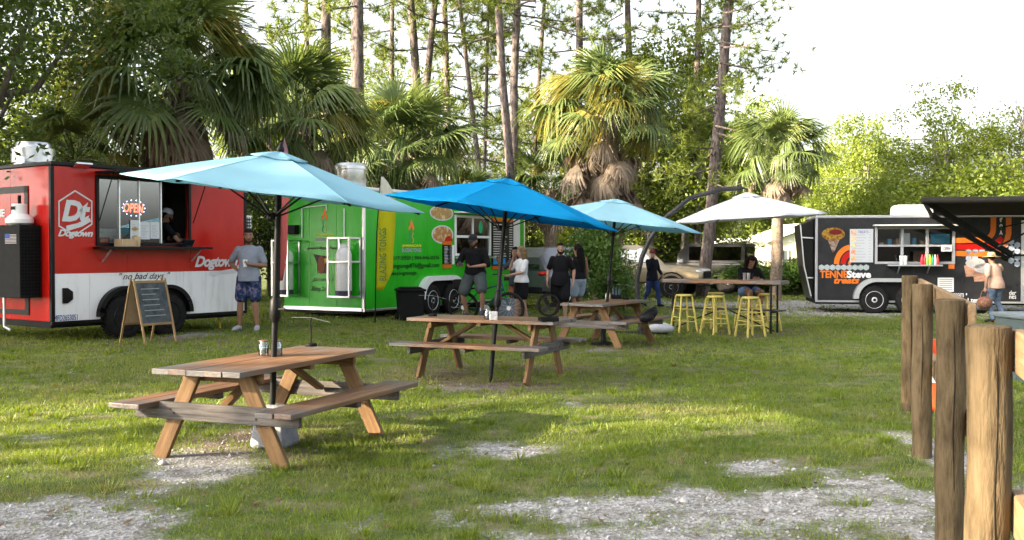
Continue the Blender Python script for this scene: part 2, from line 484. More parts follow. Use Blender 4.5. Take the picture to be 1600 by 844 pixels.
I = np.arange(nx * ny).reshape(ny, nx)
F = np.stack([I[:-1, :-1], I[:-1, 1:], I[1:, 1:], I[1:, :-1]], -1).reshape(-1, 4)
gme = fast_mesh('ground', np.stack([GX, GY, GZ], -1).reshape(-1, 3), F, ground_mat(), True)
attr(gme, 'gravel', gravel(GX, GY).ravel())
DIRT = [(-.26, 12.5, 1.5, 1.1), (1.6, 17.5, 1.7, 1.3), (-1.9, 8.6, .9, .8), (-5.4, 15.6, 1.6, 1.2), (4.3, 20.3, 1.8, 1.4), (0.2, 14.0, 1.4, .7)]
dirt = np.zeros_like(GX)
for (cx, cy_, rx, ry) in DIRT: dirt = np.maximum(dirt, np.clip(1.6 - 1.1 * np.sqrt(((GX - cx) / rx) ** 2 + ((GY - cy_) / ry) ** 2), 0, 1))
attr(gme, 'dirt', np.clip(dirt + (fbm(GX, GY, 1.3, 3, 61) - .5) * 1.2 * (dirt > .01), 0, 1).ravel())
ground = tag(link('ground', gme), 'flat lawn with bare patches of white shell gravel', None, kind='structure')

def gz_full(x, y): return gz_np(x, y) + (fbm(x, y, 2.5, 3, 9) - .45) * .03
# grass blades
def grass_band(y0, y1, dens, w, h, tall=1.0):
    hw = lambda y: .5 * y + 1.6
    area = (y1 - y0) * 2 * hw((y0 + y1) / 2); n = int(area * dens)
    y = nrg.uniform(y0, y1, n); x = nrg.uniform(-1, 1, n) * hw(y)
    g = gravel(x, y); lush = fbm(x, y, .8, 4, 21); fine = fbm(x, y, 4.0, 3, 33)
    keep = nrg.random(n) < np.clip(1.1 - 1.15 * g, .05, 1) * np.clip(.36 + 1.7 * (fine - .30) + .9 * (lush - .42), .07, 1)
    x, y, lush, fine, g = x[keep], y[keep], lush[keep], fine[keep], g[keep]; n = len(x)
    z = gz_full(x, y) - .004
    tuft = np.clip((fbm(x, y, 2.2, 2, 77) - .52) * 7, 0, 1)
    H = h * nrg.uniform(.45, 1.15, n) * (.7 + .8 * np.clip(lush, .2, .8)) * (1 + .9 * tuft) * (1 - .45 * g)
    H = np.where(nrg.random(n) < .012, H * 1.9, H) * tall
    an = nrg.uniform(0, 2 * np.pi, n); lean = nrg.uniform(.15, .95, n) * H; la = nrg.uniform(0, 2 * np.pi, n)
    W = w * nrg.uniform(.6, 1.3, n)
    P = np.stack([x, y, z], 1); S = np.stack([np.cos(an) * W, np.sin(an) * W, 0 * W], 1)
    T = P + np.stack([np.cos(la) * lean, np.sin(la) * lean, H], 1)
    return np.stack([P - S, P + S, T], 1).reshape(-1, 3)
V = np.concatenate([grass_band(3.6, 7.5, 5000, .0028, .036), grass_band(7.5, 10, 4200, .0034, .035), grass_band(10, 14, 2200, .0052, .036),
                    grass_band(14, 19, 1000, .0085, .040), grass_band(19, 27, 420, .014, .045), grass_band(27, 36, 110, .03, .07)])
def tufts(n_t, y0, y1):
    y = nrg.uniform(y0, y1, n_t); x = nrg.uniform(-1, 1, n_t) * (.5 * y + 1); k = gravel(x, y) < .4; x, y = x[k], y[k]; out = []
    for cx, cy_ in zip(x, y):
        m = int(nrg.integers(14, 46)); r = nrg.uniform(.02, .09); a = nrg.uniform(0, 6.28, m); q = r * np.sqrt(nrg.random(m)); px_, py_ = cx + np.cos(a) * q, cy_ + np.sin(a) * q
        H = nrg.uniform(.035, .10) * nrg.uniform(.6, 1.1, m); w = .0026 + .00035 * cy_; b = nrg.uniform(0, 6.28, m)
        P = np.stack([px_, py_, gz_full(px_, py_) - .004], 1); S = np.stack([np.cos(b) * w, np.sin(b) * w, 0 * b], 1)
        T = P + np.stack([np.cos(a) * H * .55, np.sin(a) * H * .55, H], 1); out.append(np.stack([P - S, P + S, T], 1).reshape(-1, 3))
    return np.concatenate(out)
V = np.concatenate([V, tufts(480, 4.5, 10), tufts(420, 10, 18)])
grass_m = leafy('grass_blades', (.072, .122, .013), (.185, .245, .030), .42, (.30, .27, .10), .45, .9, .02, patch=(.24, .215, .085))
gm = fast_mesh('grass', V, np.arange(len(V)).reshape(-1, 3), grass_m)
tag(link('grass', gm), 'short green grass covering the lawn', 'grass', kind='stuff')
# loose stones on the gravel
def stones(n_try, y0, y1, r0, r1, hw):
    y = nrg.uniform(y0, y1, n_try); x = nrg.uniform(-1, 1, n_try) * hw(y)
    g = gravel(x, y); k = nrg.random(n_try) < np.clip(g * 1.1, .004, 1) * (.25 + fbm(x, y, 5, 2, 51)); x, y = x[k], y[k]; n = len(x)
    r = r0 + (r1 - r0) * nrg.random(n) ** 4
    c = np.stack([x, y, gz_full(x, y) + r * .2], 1)
    base = np.array([[1, 0, 0], [0, 1, 0], [-1, 0, 0], [0, -1, 0], [0, 0, .7], [0, 0, -.7]])
    B = base[None] * nrg.uniform(.65, 1.3, (n, 6, 1)); a = nrg.uniform(0, 6.28, n); ca, sa = np.cos(a)[:, None], np.sin(a)[:, None]
    X = B[..., 0] * ca - B[..., 1] * sa; Y = B[..., 0] * sa + B[..., 1] * ca; Z = B[..., 2] + .5 * B[..., 0] * nrg.uniform(-.6, .6, (n, 1))
    V = c[:, None] + np.stack([X, Y, Z], -1) * r[:, None, None]
    f = np.array([[0, 1, 4], [1, 2, 4], [2, 3, 4], [3, 0, 4], [1, 0, 5], [2, 1, 5], [3, 2, 5], [0, 3, 5]])
    return V.reshape(-1, 3), (np.arange(n) * 6)[:, None, None] + f[None]
V1, F1 = stones(42000, 4.2, 9, .003, .018, lambda y: .5 * y + 1.2)
V2, F2 = stones(6000, 9, 14, .005, .018, lambda y: .5 * y + 1.2)
V3, F3 = stones(150, 5, 9, .018, .045, lambda y: .5 * y + 1)
stone_m = M('shell_stone', (.24, .235, .23), .9, c2=(.46, .455, .45), scale=14, contrast=(.3, .7))
sv = np.concatenate([V1, V2, V3]); sf = np.concatenate([F1.reshape(-1, 3), F2.reshape(-1, 3) + len(V1), F3.reshape(-1, 3) + len(V1) + len(V2)])
tag(link('gravel', fast_mesh('gravel', sv, sf, stone_m)), 'loose white shell gravel scattered over the bare patches', 'gravel', kind='stuff')

n_l = 1500; ly = nrg.uniform(4.5, 20, n_l); lx_ = nrg.uniform(-1, 1, n_l) * (.5 * ly + 1); la = nrg.uniform(0, 6.28, n_l); ls = nrg.uniform(.012, .035, n_l)
lc = np.stack([lx_, ly, gz_full(lx_, ly) + nrg.uniform(.006, .03, n_l)], 1); ld = np.stack([np.cos(la), np.sin(la), nrg.uniform(-.4, .4, n_l)], 1) * ls[:, None]; lq = np.stack([-np.sin(la), np.cos(la), nrg.uniform(-.4, .4, n_l)], 1) * ls[:, None] * .45
lv_ = np.stack([lc - ld, lc + lq, lc + ld, lc - lq], 1).reshape(-1, 3)
tag(link('fallen_leaves', fast_mesh('fallen_leaves', lv_, np.arange(n_l * 4).reshape(-1, 4), leafy('dead_leaves', (.07, .04, .02), (.19, .12, .06), .15))), 'small brown fallen leaves strewn over the lawn', 'leaf litter', kind='stuff')

# ------------------------------------------------------------------ foliage kit
def unit(n):
    a = nrg.normal(size=(n, 3)); return a / np.linalg.norm(a, axis=1, keepdims=True)
def leaf_cloud(cl, rc, per, size, droop=.25, aspect=.5):
    k = len(cl); n = k * per
    c = np.repeat(cl, per, 0) + unit(n) * (nrg.random((n, 1)) ** .5) * np.repeat(np.broadcast_to(np.asarray(rc, float).reshape(-1, 1) if np.ndim(rc) else np.full((k, 1), rc), (k, 1)), per, 0)
    d = unit(n); d[:, 2] -= droop; d /= np.linalg.norm(d, axis=1, keepdims=True)
    s = np.cross(d, unit(n)); s /= np.linalg.norm(s, axis=1, keepdims=True) + 1e-9
    L = size * nrg.uniform(.6, 1.3, (n, 1)); W = L * aspect * .5
    V = np.stack([c, c + d * L * .45 + s * W, c + d * L, c + d * L * .45 - s * W], 1).reshape(-1, 3)
    return V, np.arange(n * 4).reshape(-1, 4)
def noise3(P, f):
    return np.array([mnoise.noise((p[0] * f, p[1] * f, p[2] * f)) for p in P])
def crown_points(n, rx, ry, rz, cz, gap=.0, f=.55, off=0):
    P = unit(n * 3) * (nrg.random((n * 3, 1)) ** .42) * np.array([rx, ry, rz])
    nn = noise3(P + off, f); P = P[nn > gap][:n]; P[:, 2] += cz
    return P
bark_grey = M('grey_bark', (.10, .085, .07), .95, c2=(.24, .21, .18), scale=9, bump=.8, bscale=25, stretch=(1, 1, .25))
bark_pine = M('pine_bark', (.055, .042, .038), .95, c2=(.165, .135, .125), scale=14, bump=1.0, bscale=22, stretch=(1, 1, .35), contrast=(.38, .6))
bark_dark = M('dark_bark', (.05, .04, .033), .95, c2=(.13, .105, .085), scale=9, bump=.8, bscale=25, stretch=(1, 1, .3))
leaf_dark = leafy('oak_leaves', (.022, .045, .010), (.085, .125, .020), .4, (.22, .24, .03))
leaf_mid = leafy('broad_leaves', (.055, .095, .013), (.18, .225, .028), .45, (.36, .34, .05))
leaf_lite = leafy('sunlit_tint_leaves', (.085, .13, .018), (.23, .28, .042), .5, (.40, .38, .07))  # paler yellow green: the look of sunlit leaves put into their colour
needle_m = leafy('pine_needles', (.06, .10, .02), (.19, .23, .04), .45, (.34, .33, .07))
bush_m = leafy('bush_leaves', (.035, .085, .014), (.10, .17, .03), .42, (.2, .24, .05))
def make_tree(name, h, r, leaves, size, lmat, bmat, gap=-.02, zc=.62, rzf=.42, limbs=9, per=60, lean=0, trunk_r=.16, rc=.55, f=.5):
    root = link(name, None); root.empty_display_size = .3
    cl = crown_points(max(8, leaves // per), r, r, h * rzf, h * zc, gap, f, off=nrg.uniform(0, 50))
    V, Fq = leaf_cloud(cl, rc * nrg.uniform(.6, 1.3, len(cl)), per, size)
    link('crown', fast_mesh('crown', V, Fq, lmat), root)
    mb = MB(); top = Vector((lean, 0, h * .75))
    if trunk_r > 0:
        pts = [Vector((0, 0, -.2)), Vector((.08 * h * .1, .1, h * .2)), Vector((lean * .5, -.1, h * .45)), top]
        mb.tube(pts, [trunk_r * 1.25, trunk_r, trunk_r * .75, trunk_r * .3], 9)
        for i in range(limbs):
            e = Vector(cl[nrg.integers(len(cl))]); b = pts[1].lerp(pts[3], .15 + .8 * i / limbs) if h > 4 else pts[0].lerp(pts[2], .3 + .5 * i / limbs)
            md = b.lerp(e, .5) + Vector((0, 0, -.12 * (e - b).length)) + Vector(nrg.normal(size=3) * .15)
            q = trunk_r * .42
            mb.tube([b, md, e], [q, q * .6, q * .15], 6)
        mb.build('trunk', bmat, root, smooth=60)
    return root
def needle_cloud(cl, per, length, w):
    k = len(cl); n = k * per
    c = np.repeat(cl, per, 0); d = unit(n); d[:, 2] += .25
    s = np.cross(d, unit(n)); s /= np.linalg.norm(s, axis=1, keepdims=True) + 1e-9
    L = length * nrg.uniform(.6, 1.2, (n, 1))
    return np.stack([c - s * w, c + s * w, c + d * L], 1).reshape(-1, 3), np.arange(n * 3).reshape(-1, 3)
def make_pine_crown(h, z0, n_br, reach, tufts, per=26):
    pts = []; mb = MB()
    for i in range(n_br):
        z = z0 + (h - z0) * (i + nrg.random()) / n_br; a = nrg.uniform(0, 6.28); k = reach * (1.1 - .75 * (z - z0) / (h - z0)) * nrg.uniform(.5, 1.1)
        d = Vector((math.cos(a), math.sin(a), 0)); b = Vector((0, 0, z)); e = b + d * k + Vector((0, 0, nrg.uniform(-.3, .6) * k * .5))
        md = b.lerp(e, .5) + Vector((0, 0, -.1 * k)) + Vector(nrg.normal(size=3) * .12)
        mb.tube([b, md, e], [.035, .025, .008], 5)
        for _ in range(tufts):
            t = nrg.uniform(.35, 1.05); q = (b.lerp(md, t * 2) if t < .5 else md.lerp(e, (t - .5) * 2)) + Vector(nrg.normal(size=3) * .22 * (.4 + t))
            pts.append(q)
    V, Fq = needle_cloud(np.array(pts), per, .30, .013)
    return fast_mesh('crown', V, Fq, needle_m), mb.mesh('limbs', bark_pine)
def place(root, x, y, s=1.0, rz=0.0, z=None, label=None, cat='tree', group=None):
    root.location = (x, y, gz(x, y) if z is None else z); root.scale = (s,) * 3 if not hasattr(s, '__len__') else s
    root.rotation_euler = (0, 0, rz)
    if label: tag(root, label, cat, group)
    return root

# ------------------------------------------------------------------ palms
def frond_mesh(name, nseg, spread, blade, droop, pet, mat, seed, fold=.4, wid=.03):
    r = random.Random(seed); mb = MB()
    mb.tube([(0, 0, 0), (pet * .55, 0, .05), (pet, 0, 0)], [.022, .016, .011], 5)
    for i in range(nseg):
        t = i / (nseg - 1) * 2 - 1; a = t * spread + r.uniform(-.02, .02)
        L = blade * (1 - .28 * abs(t)) * r.uniform(.86, 1.06); dx, dy = math.cos(a), math.sin(a)
        sx, sy = -dy, dx; dr = droop * r.uniform(.7, 1.5); w = wid
        base = Vector((pet, 0, 0))
        def P(q, side, lift=0):
            ww = w * (1.15 * q * 3 if q < .33 else 1.15 * (1 - (q - .33) / .72)) + .003
            z = -dr * L * max(0, q - .42) ** 1.5 - .10 * L * t * t * q + lift
            rr = L * q * (1 - .18 * dr * q)
            return base + Vector((dx * rr + sx * ww * side, dy * rr + sy * ww * side, z))
        qs = [.03, .36, .68, 1.0]; vs = []
        for q in qs: vs += [P(q, -1), P(q, 0, fold * w * (1 if q < .9 else .2)), P(q, 1)]
        fs = []
        for k in range(3):
            o = k * 3; fs += [(o, o + 1, o + 4, o + 3), (o + 1, o + 2, o + 5, o + 4)]
        mb.add(vs, fs)
    return mb.mesh(name, mat, fix=False)
palm_m = leafy('palm_fronds', (.055, .092, .028), (.155, .20, .058), .3, (.34, .31, .09), .4, .5, .035)
palm_dry = leafy('dry_fronds', (.15, .11, .075), (.32, .255, .19), .3, (.44, .39, .33), .6, .9, .02)
palm_trunk = M('palm_trunk', (.10, .075, .055), .95, c2=(.26, .20, .15), scale=12, bump=1, bscale=14)
fr_g = [frond_mesh('frond', 34, 2.25, 1.0, .9, .95, palm_m, 1, wid=.026), frond_mesh('frond', 30, 2.05, .95, 1.5, .85, palm_m, 2, wid=.024), frond_mesh('frond', 30, 1.9, 1.05, .55, 1.0, palm_m, 3, wid=.024), frond_mesh('frond', 26, 1.5, .9, 2.2, .9, palm_m, 6, wid=.022)]
fr_d = [frond_mesh('dry_frond', 20, .75, .95, .7, .8, palm_dry, 4, wid=.035), frond_mesh('dry_frond', 18, 1.1, .85, 1.2, .7, palm_dry, 5, wid=.03)]
palm_y = leafy('sunlit_yellow_fronds', (.13, .13, .03), (.30, .27, .06), .4, (.42, .33, .12), .4, .5, .03)  # yellow of sunlit fronds, put into the colour of some leaves
fr_y = [frond_mesh('frond', 32, 2.1, 1.0, 1.4, .9, palm_y, 11, wid=.024), frond_mesh('frond', 28, 1.7, .95, 2.2, .85, palm_y, 12, wid=.022)]
def palm(label, x, y, h, size, n_green, n_dry, trunk_r=.17, seed=0, skirt=0, name='cabbage_palm', lean=0, yellow=.08):
    root = thing(name, label, 'palm', (x, y, gz(x, y)), 0, 'cabbage palms along the wood edge')
    r = random.Random(seed + 100)
    mb = MB(); k = 14
    pts = [Vector((lean * (i / k) ** 1.5, .05 * math.sin(i), -.2 + (h + .2) * i / k)) for i in range(k + 1)]
    mb.tube(pts, [trunk_r * (1.15 if i == 0 else 1 + .12 * ((i % 2) - .5)) for i in range(k + 1)], 11)
    for i in range(46):                                  # leaf boots under the crown
        a = i * 2.4; z = h * (.55 + .45 * (i / 46)); c = Vector((lean + math.cos(a) * trunk_r, math.sin(a) * trunk_r, z))
        mb.beam(c, c + Vector((math.cos(a) * .11, math.sin(a) * .11, .2)), .05, .02)
    mb.build('trunk', palm_trunk, root, smooth=40)
    top = Vector((lean, 0, h))
    def put(nm, me, az, el, sc, z=0, roll=0):
        o = link(nm, me, root); o.location = top + Vector((math.cos(az) * trunk_r * .5, math.sin(az) * trunk_r * .5, z))
        o.rotation_euler = (Matrix.Rotation(az, 3, 'Z') @ Matrix.Rotation(-el, 3, 'Y') @ Matrix.Rotation(roll, 3, 'X')).to_euler(); o.scale = (sc,) * 3
    for i in range(n_green):
        t = i / n_green; az = i * 2.399 + r.uniform(-.35, .35); el = R(82 - 112 * t ** .85 + r.uniform(-16, 16))
        put('frond', r.choice(fr_y if r.random() < yellow else fr_g), az, el, size * r.uniform(.72, 1.12) * (.85 + .15 * min(1, t * 3)), .18 * (1 - t), r.uniform(-.5, .5))
    for i in range(n_dry):
        az = i * 2.399 + r.uniform(-.4, .4)
        put('dry_frond', r.choice(fr_d), az, R(-30 - r.uniform(0, 52)), size * r.uniform(.7, 1.1), -.12 - skirt * r.random(), r.uniform(-.6, .6))
    return root
def xw(u, Y): return (u - 800) / 1600 * Y
palm('large green palm with drooping grey dead fronds behind the red trailer', xw(286, 21.5), 21.5, 5.05, 1.42, 62, 34, .2, 1, .3)
palm('dark palm behind the near light blue umbrella, right of the large palm', xw(470, 25), 25, 4.5, 1.25, 52, 18, .2, 2)
palm('low bushy palm rising directly behind the green trailer', xw(628, 29.5), 29.5, 4.35, 1.3, 58, 20, .24, 3, yellow=.2)
palm('shaggy palm with a thick skirt of dead fronds behind the blue umbrellas', xw(945, 27), 27, 5.15, 1.22, 56, 60, .34, 4, 2.1, yellow=.38)
palm('palm with bare slanting trunk beside the white umbrella', xw(1212, 33), 33, 4.65, 1.05, 46, 22, .19, 5, .4, lean=.15)
palm('small dark palm between the roof vent and the left oak', xw(120, 21), 21, 3.2, .95, 24, 10, .17, 6)
palm('small palm in shade left of the shaggy palm', xw(745, 33), 33, 2.9, 1.0, 26, 8, .2, 7)
palm('young palm peeking over the right side of the shaggy palm', xw(860, 34), 34, 3.6, .95, 26, 10, .2, 8)

# ------------------------------------------------------------------ pines
pc1, pl1 = make_pine_crown(21, 5.5, 38, 3.2, 18)
pc2, pl2 = make_pine_crown(19, 4.0, 42, 2.9, 18)
pc3, pl3 = make_pine_crown(24, 8.5, 30, 3.6, 18)
def pine(label, u0, v0, u1, v1, w, Y, crown=None, group='tall pines behind the trailers', vine=0):
    b = at(u1, v1, Y); t = at(u0, v0, Y); d = (t - b) / max(.1, (t.z - b.z))
    base = b + d * (0 - b.z); r = w * Y / 1600 / 2
    root = thing('pine_tree', label, 'tree', (base.x, base.y, 0), 0, group)
    H = 22; k = 9; rr = random.Random(int(u0))
    pts = [Vector((d.x * H * i / k + rr.uniform(-.06, .06), rr.uniform(-.06, .06), -.3 + (H + .3) * i / k)) for i in range(k + 1)]
    MB().tube(pts, [r * (1.25 - .9 * (i / k) ** 1.3) + .01 for i in range(k + 1)], 10).build('trunk', bark_pine, root, smooth=60)
    if crown:
        rot = (0, math.atan(d.x), rr.uniform(0, 6.28))
        c = link('crown', crown[0], root, (0, 0, 0), rot); link('limbs', crown[1], c)['kind'] = 'stuff'
    if vine:
        n = int(vine * 22); cl = np.array([[d.x * z + rr.gauss(0, .18), rr.gauss(0, .18), z] for z in [rr.uniform(1.5, 9.5) for _ in range(n)]])
        V, Fq = leaf_cloud(cl, .35, 34, .14, .5)
        link('vine', fast_mesh('vine', V, Fq, leaf_lite), root)
    return root
A, B, C = (pc1, pl1), (pc2, pl2), (pc3, pl3)
pine('thick pine trunk rising left of the thickest one behind the umbrella', 512, 0, 511, 170, 15, 34, C)
pine('thickest straight pine trunk standing left of the low bushy palm', 556, 0, 559, 180, 18, 31, C)
pine('thin pine at the left, half hidden by yellow lit leaves', 479, 0, 480, 130, 8, 42, C, vine=1)
pine('slim dark pine between the thickest trunk and the leaning pair', 613, 0, 610, 150, 7, 44, A, vine=1)
pine('pine leaning right, left one of the crossing pair over the low palm', 642, 0, 656, 160, 12, 36, C, vine=.6)
pine('pine leaning left, right one of the crossing pair over the low palm', 679, 0, 664, 160, 10, 37, C)
pine('upright pine wrapped in leafy vine right of the crossing pair', 696, 0, 700, 190, 9, 40, A, vine=1.5)
pine('slender bent pine sapling leaning right over the shaded palm', 719, 0, 744, 230, 6, 36, None)
pine('slender dark sapling with needle tufts beside the bent one', 764, 20, 757, 230, 4.5, 38, B)
pine('left trunk of the twin pines above the blue umbrella', 778, 0, 795, 260, 11, 33, C)
pine('right trunk of the twin pines above the blue umbrella', 806, 0, 801, 220, 11, 34, C)
pine('thin pine right of the twin pines with open sky around it', 849, 0, 841, 140, 6, 42, A)
pine('ivy covered pine left of the shaggy palm crown', 906, 0, 905, 110, 11, 40, B, vine=1.5)
pine('pine directly above the shaggy palm crown', 982, 0, 981, 80, 10, 43, A, vine=1)
pine('slim pine left of the large reddish pine at the clearing', 1090, 0, 1089, 200, 9, 40, B, vine=1)
pine('large reddish pine at the edge of the open sky', 1141, 0, 1117, 240, 15, 36, B, vine=.5)
pine('pale trunk showing through the dark oak at upper left', 149, 30, 152, 80, 13, 33, C)
pine('crooked grey pine behind the large palm crown', 363, 0, 374, 40, 9, 34, A)

# ------------------------------------------------------------------ broadleaf trees and undergrowth
oak = make_tree('oak_tree', 10, 4.3, 26000, .13, leaf_dark, bark_dark, .0, .62, .36, 14, 60, 0, .24, .6, .42)
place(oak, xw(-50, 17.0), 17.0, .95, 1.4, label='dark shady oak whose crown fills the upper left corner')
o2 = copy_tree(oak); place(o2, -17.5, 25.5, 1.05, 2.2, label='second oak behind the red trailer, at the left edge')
mid = make_tree('broadleaf_tree', 8.2, 2.9, 15000, .15, leaf_mid, bark_grey, .07, .60, .40, 12, 50, .2, .12, .6, .6)
lite = make_tree('sunlit_tree', 8.0, 3.0, 15000, .17, leaf_lite, bark_grey, .0, .58, .42, 10, 50, -.2, .12, .65, .55)
shr = make_tree('shrub', 4.2, 2.1, 8000, .15, leaf_mid, bark_dark, -.08, .5, .5, 8, 50, 0, .06, .5, .7)
shd = make_tree('shrub', 4.6, 2.3, 8500, .16, leaf_dark, bark_dark, -.08, .5, .5, 8, 50, 0, .08, .55, .7)
thin = make_tree('thin_tree', 8.5, 2.4, 5600, .15, leaf_lite, bark_grey, .10, .64, .36, 22, 30, .3, .10, .45, .8)
first = {}
def put_tree(proto, x, y, s, label, group=None, cat='tree'):
    k = proto.name
    o = proto if not first.get(k) else copy_tree(proto); first[k] = True
    if hasattr(s, '__len__'): s = tuple(s)
    return place(o, x, y, s, nrg.uniform(0, 6.28), label=label, cat=cat, group=group)
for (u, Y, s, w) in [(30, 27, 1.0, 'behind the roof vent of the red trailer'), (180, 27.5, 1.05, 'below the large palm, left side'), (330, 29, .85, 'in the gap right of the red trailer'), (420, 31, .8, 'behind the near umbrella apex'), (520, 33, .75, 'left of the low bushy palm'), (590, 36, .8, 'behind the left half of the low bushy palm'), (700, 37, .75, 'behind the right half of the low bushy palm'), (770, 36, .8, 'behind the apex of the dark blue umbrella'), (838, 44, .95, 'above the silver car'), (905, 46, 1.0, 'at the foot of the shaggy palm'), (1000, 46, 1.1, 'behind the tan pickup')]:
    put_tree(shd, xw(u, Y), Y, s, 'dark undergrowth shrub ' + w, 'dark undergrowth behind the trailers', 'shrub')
for (u, Y, s, w) in [(90, 33, 1.2, 'behind the left end of the red trailer'), (640, 43, .9, 'between the crossing pines, low down'), (862, 40, .8, 'left of the shaggy palm trunk'), (1040, 44, 1.25, 'above the curved umbrella arm'), (1090, 47, 1.25, 'above the black off-road car'), (1140, 76, 1.6, 'over the white part of the pale house'), (1255, 80, 1.4, 'over the gable of the pale house'), (1330, 50, 1.1, 'above the left half of the dark trailer'), (1400, 44, 1.1, 'behind the roof unit of the dark trailer'), (1490, 40, 1.2, 'just above the raised awning'), (1575, 38, 1.2, 'above the awning at the right edge')]:
    put_tree(shr, xw(u, Y), Y, s, 'leafy green shrub ' + w, 'green shrubs at the wood edge', 'shrub')
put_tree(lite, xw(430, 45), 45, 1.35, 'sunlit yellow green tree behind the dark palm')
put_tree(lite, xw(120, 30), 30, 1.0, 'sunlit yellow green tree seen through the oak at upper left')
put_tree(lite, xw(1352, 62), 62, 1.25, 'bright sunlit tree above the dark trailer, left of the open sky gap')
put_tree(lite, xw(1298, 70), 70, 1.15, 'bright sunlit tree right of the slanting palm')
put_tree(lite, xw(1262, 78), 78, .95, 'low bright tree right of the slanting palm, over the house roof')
put_tree(mid, xw(1010, 40), 40, 1.15, 'tall leafy tree right behind the shaggy palm')
put_tree(mid, xw(1065, 42), 42, 1.3, 'tall leafy tree between the shaggy palm and the reddish pine')
put_tree(mid, xw(920, 44), 44, 1.05, 'leafy tree behind the left half of the shaggy palm')
put_tree(mid, xw(1185, 78), 78, 1.5, 'leafy tree just left of the slanting palm')
put_tree(mid, xw(1425, 48), 48, .85, 'dense green tree behind the roof unit of the dark trailer')
put_tree(mid, xw(1510, 46), 46, .86, 'dense green tree behind the raised black awning')
put_tree(mid, xw(1590, 42), 42, .9, 'dense green tree at the right edge of the picture')
put_tree(thin, xw(690, 46), 46, 1.0, 'thin airy tree between the crossing pines and the bent sapling')
put_tree(thin, xw(1475, 45), 45, 1.08, 'airy grey tree with twigs against the sky above the awning')
put_tree(thin, xw(840, 45), 45, 1.05, 'thin airy tree right of the twin pines')
put_tree(thin, xw(530, 48), 48, 1.3, 'thin airy tree with yellow sprays behind the thick pines')
put_tree(thin, xw(600, 50), 50, 1.25, 'thin airy tree behind the slim dark pine')
put_tree(thin, xw(1180, 76), 76, 1.6, 'wispy tree right of the large reddish pine')
# bare-branched tree at the right edge
bt = thing('bare_tree', 'mostly bare tree with pale forked branches at the right edge', 'tree', (xw(1572, 40), 40, 0))
mb = MB(); cl = []
def fork(p, d, L, r, lev):
    e = p + d * L; mb.tube([p, p.lerp(e, .5) + Vector(nrg.normal(size=3) * .06 * L), e], [r, r * .85, r * .65], 6)
    if lev == 0: cl.append(e); return
    for k in range(2 if lev < 3 else 3):
        nd = (d + Vector(nrg.normal(size=3) * .42) + Vector((0, 0, .12))).normalized(); fork(e, nd, L * nrg.uniform(.6, .85), r * .62, lev - 1)
fork(Vector((0, 0, -.2)), Vector((.03, 0, 1)), 2.9, .15, 5)
mb.build('trunk', M('pale_bark', (.10, .09, .075), .9, c2=(.17, .155, .135), scale=8), bt, smooth=60)
V, Fq = leaf_cloud(np.array([c for c in cl if nrg.random() < .45]), .3, 16, .14)
link('crown', fast_mesh('crown', V, Fq, leaf_mid), bt)
# leafy bush beside the third table, and low bushes by the house
bs = make_tree('leafy_bush', 2.3, .95, 9000, .10, bush_m, bark_dark, -.15, .52, .5, 8, 45, 0, .03, .3, 1.0)
place(bs, xw(945, 25.5), 25.5, (1.1, .9, 1.0), .3, label='bright leafy bush between the walking woman and the beige pickup', cat='bush')
for i, (u, Y, s, lb) in enumerate([(1195, 38, (1.9, 1.2, .52), 'low green bush in front of the pale house, behind the seated woman'), (1245, 37, (2.0, 1.2, .55), 'low green bush beside the slanting palm trunk'), (1140, 40, (1.6, 1.1, .45), 'low green bush right of the parked black car'), (1272, 40, (1.8, 1.2, .55), 'low green bush touching the left end of the dark trailer')]):
    b = copy_tree(bs); place(b, xw(u, Y), Y, s, i * 1.7, label=lb, cat='bush')
# trees beyond the left edge and behind the photographer, whose shade lies over the lawn
sho = make_tree('oak_tree', 10.5, 3.7, 15000, .30, leaf_dark, bark_dark, -.05, .62, .36, 12, 40, 0, .26, .7, .42)
for i, (x, y, s) in enumerate(SHADE):
    b = copy_tree(sho) if i else sho; place(b, x, y, s, i * 1.3, label='broad oak shading the lawn from beyond the left edge', group='oaks beyond the left edge')

hi = make_tree('tall_oak_tree', 18, 3.9, 9000, .30, leaf_dark, bark_dark, -.06, .80, .17, 10, 40, 0, .28, .7, .42)  # unseen; crowns set high and spaced to leave sun streaks on the lawn
for i, (x, y, s) in enumerate(TALL):
    b = copy_tree(hi) if i else hi; place(b, x, y, s, i * 2.1, label='unseen tall high-crowned oak placed beyond the left edge to shade the lawn', group='tall oaks beyond the left edge')
# ------------------------------------------------------------------ shared paints
black_m = M('black_paint', (.003, .003, .0035), .35, c2=(.006, .006, .006), scale=5, spec=.2)
matte_black = M('matte_black', (.003, .003, .003), .65, c2=(.007, .007, .007), scale=9, spec=.15)
rubber = M('tyre_rubber', (.006, .006, .006), .8, c2=(.014, .013, .012), scale=12, bump=.25, bscale=70)
alu = M('aluminium', (.62, .63, .65), .32, 1.0, c2=(.75, .76, .78), scale=7)
steel = M('galvanised_steel', (.5, .52, .54), .4, .9, c2=(.68, .7, .72), scale=10)
white_m = M('white_paint', (.72, .72, .70), .4, c2=(.80, .80, .78), scale=4)
cream = M('trailer_white', (.60, .59, .56), .35, c2=(.76, .76, .75), scale=3, stretch=(3, 3, .5), contrast=(.25, .5))
red_m = M('glossy_red', (.40, .007, .004), .2, c2=(.46, .012, .007), scale=2.5, bump=.10, bscale=2.2, spec=.4, stretch=(1.6, 1.6, .7))
green_m = M('glossy_green', (.018, .36, .010), .25, c2=(.026, .42, .015), scale=2.5, bump=.09, bscale=2.2, spec=.35, stretch=(1.6, 1.6, .7))
char_m = M('charcoal_wrap', (.013, .0135, .015), .45, c2=(.020, .0205, .022), scale=4)
orange_m = M('orange_vinyl', (.60, .14, .015), .4)
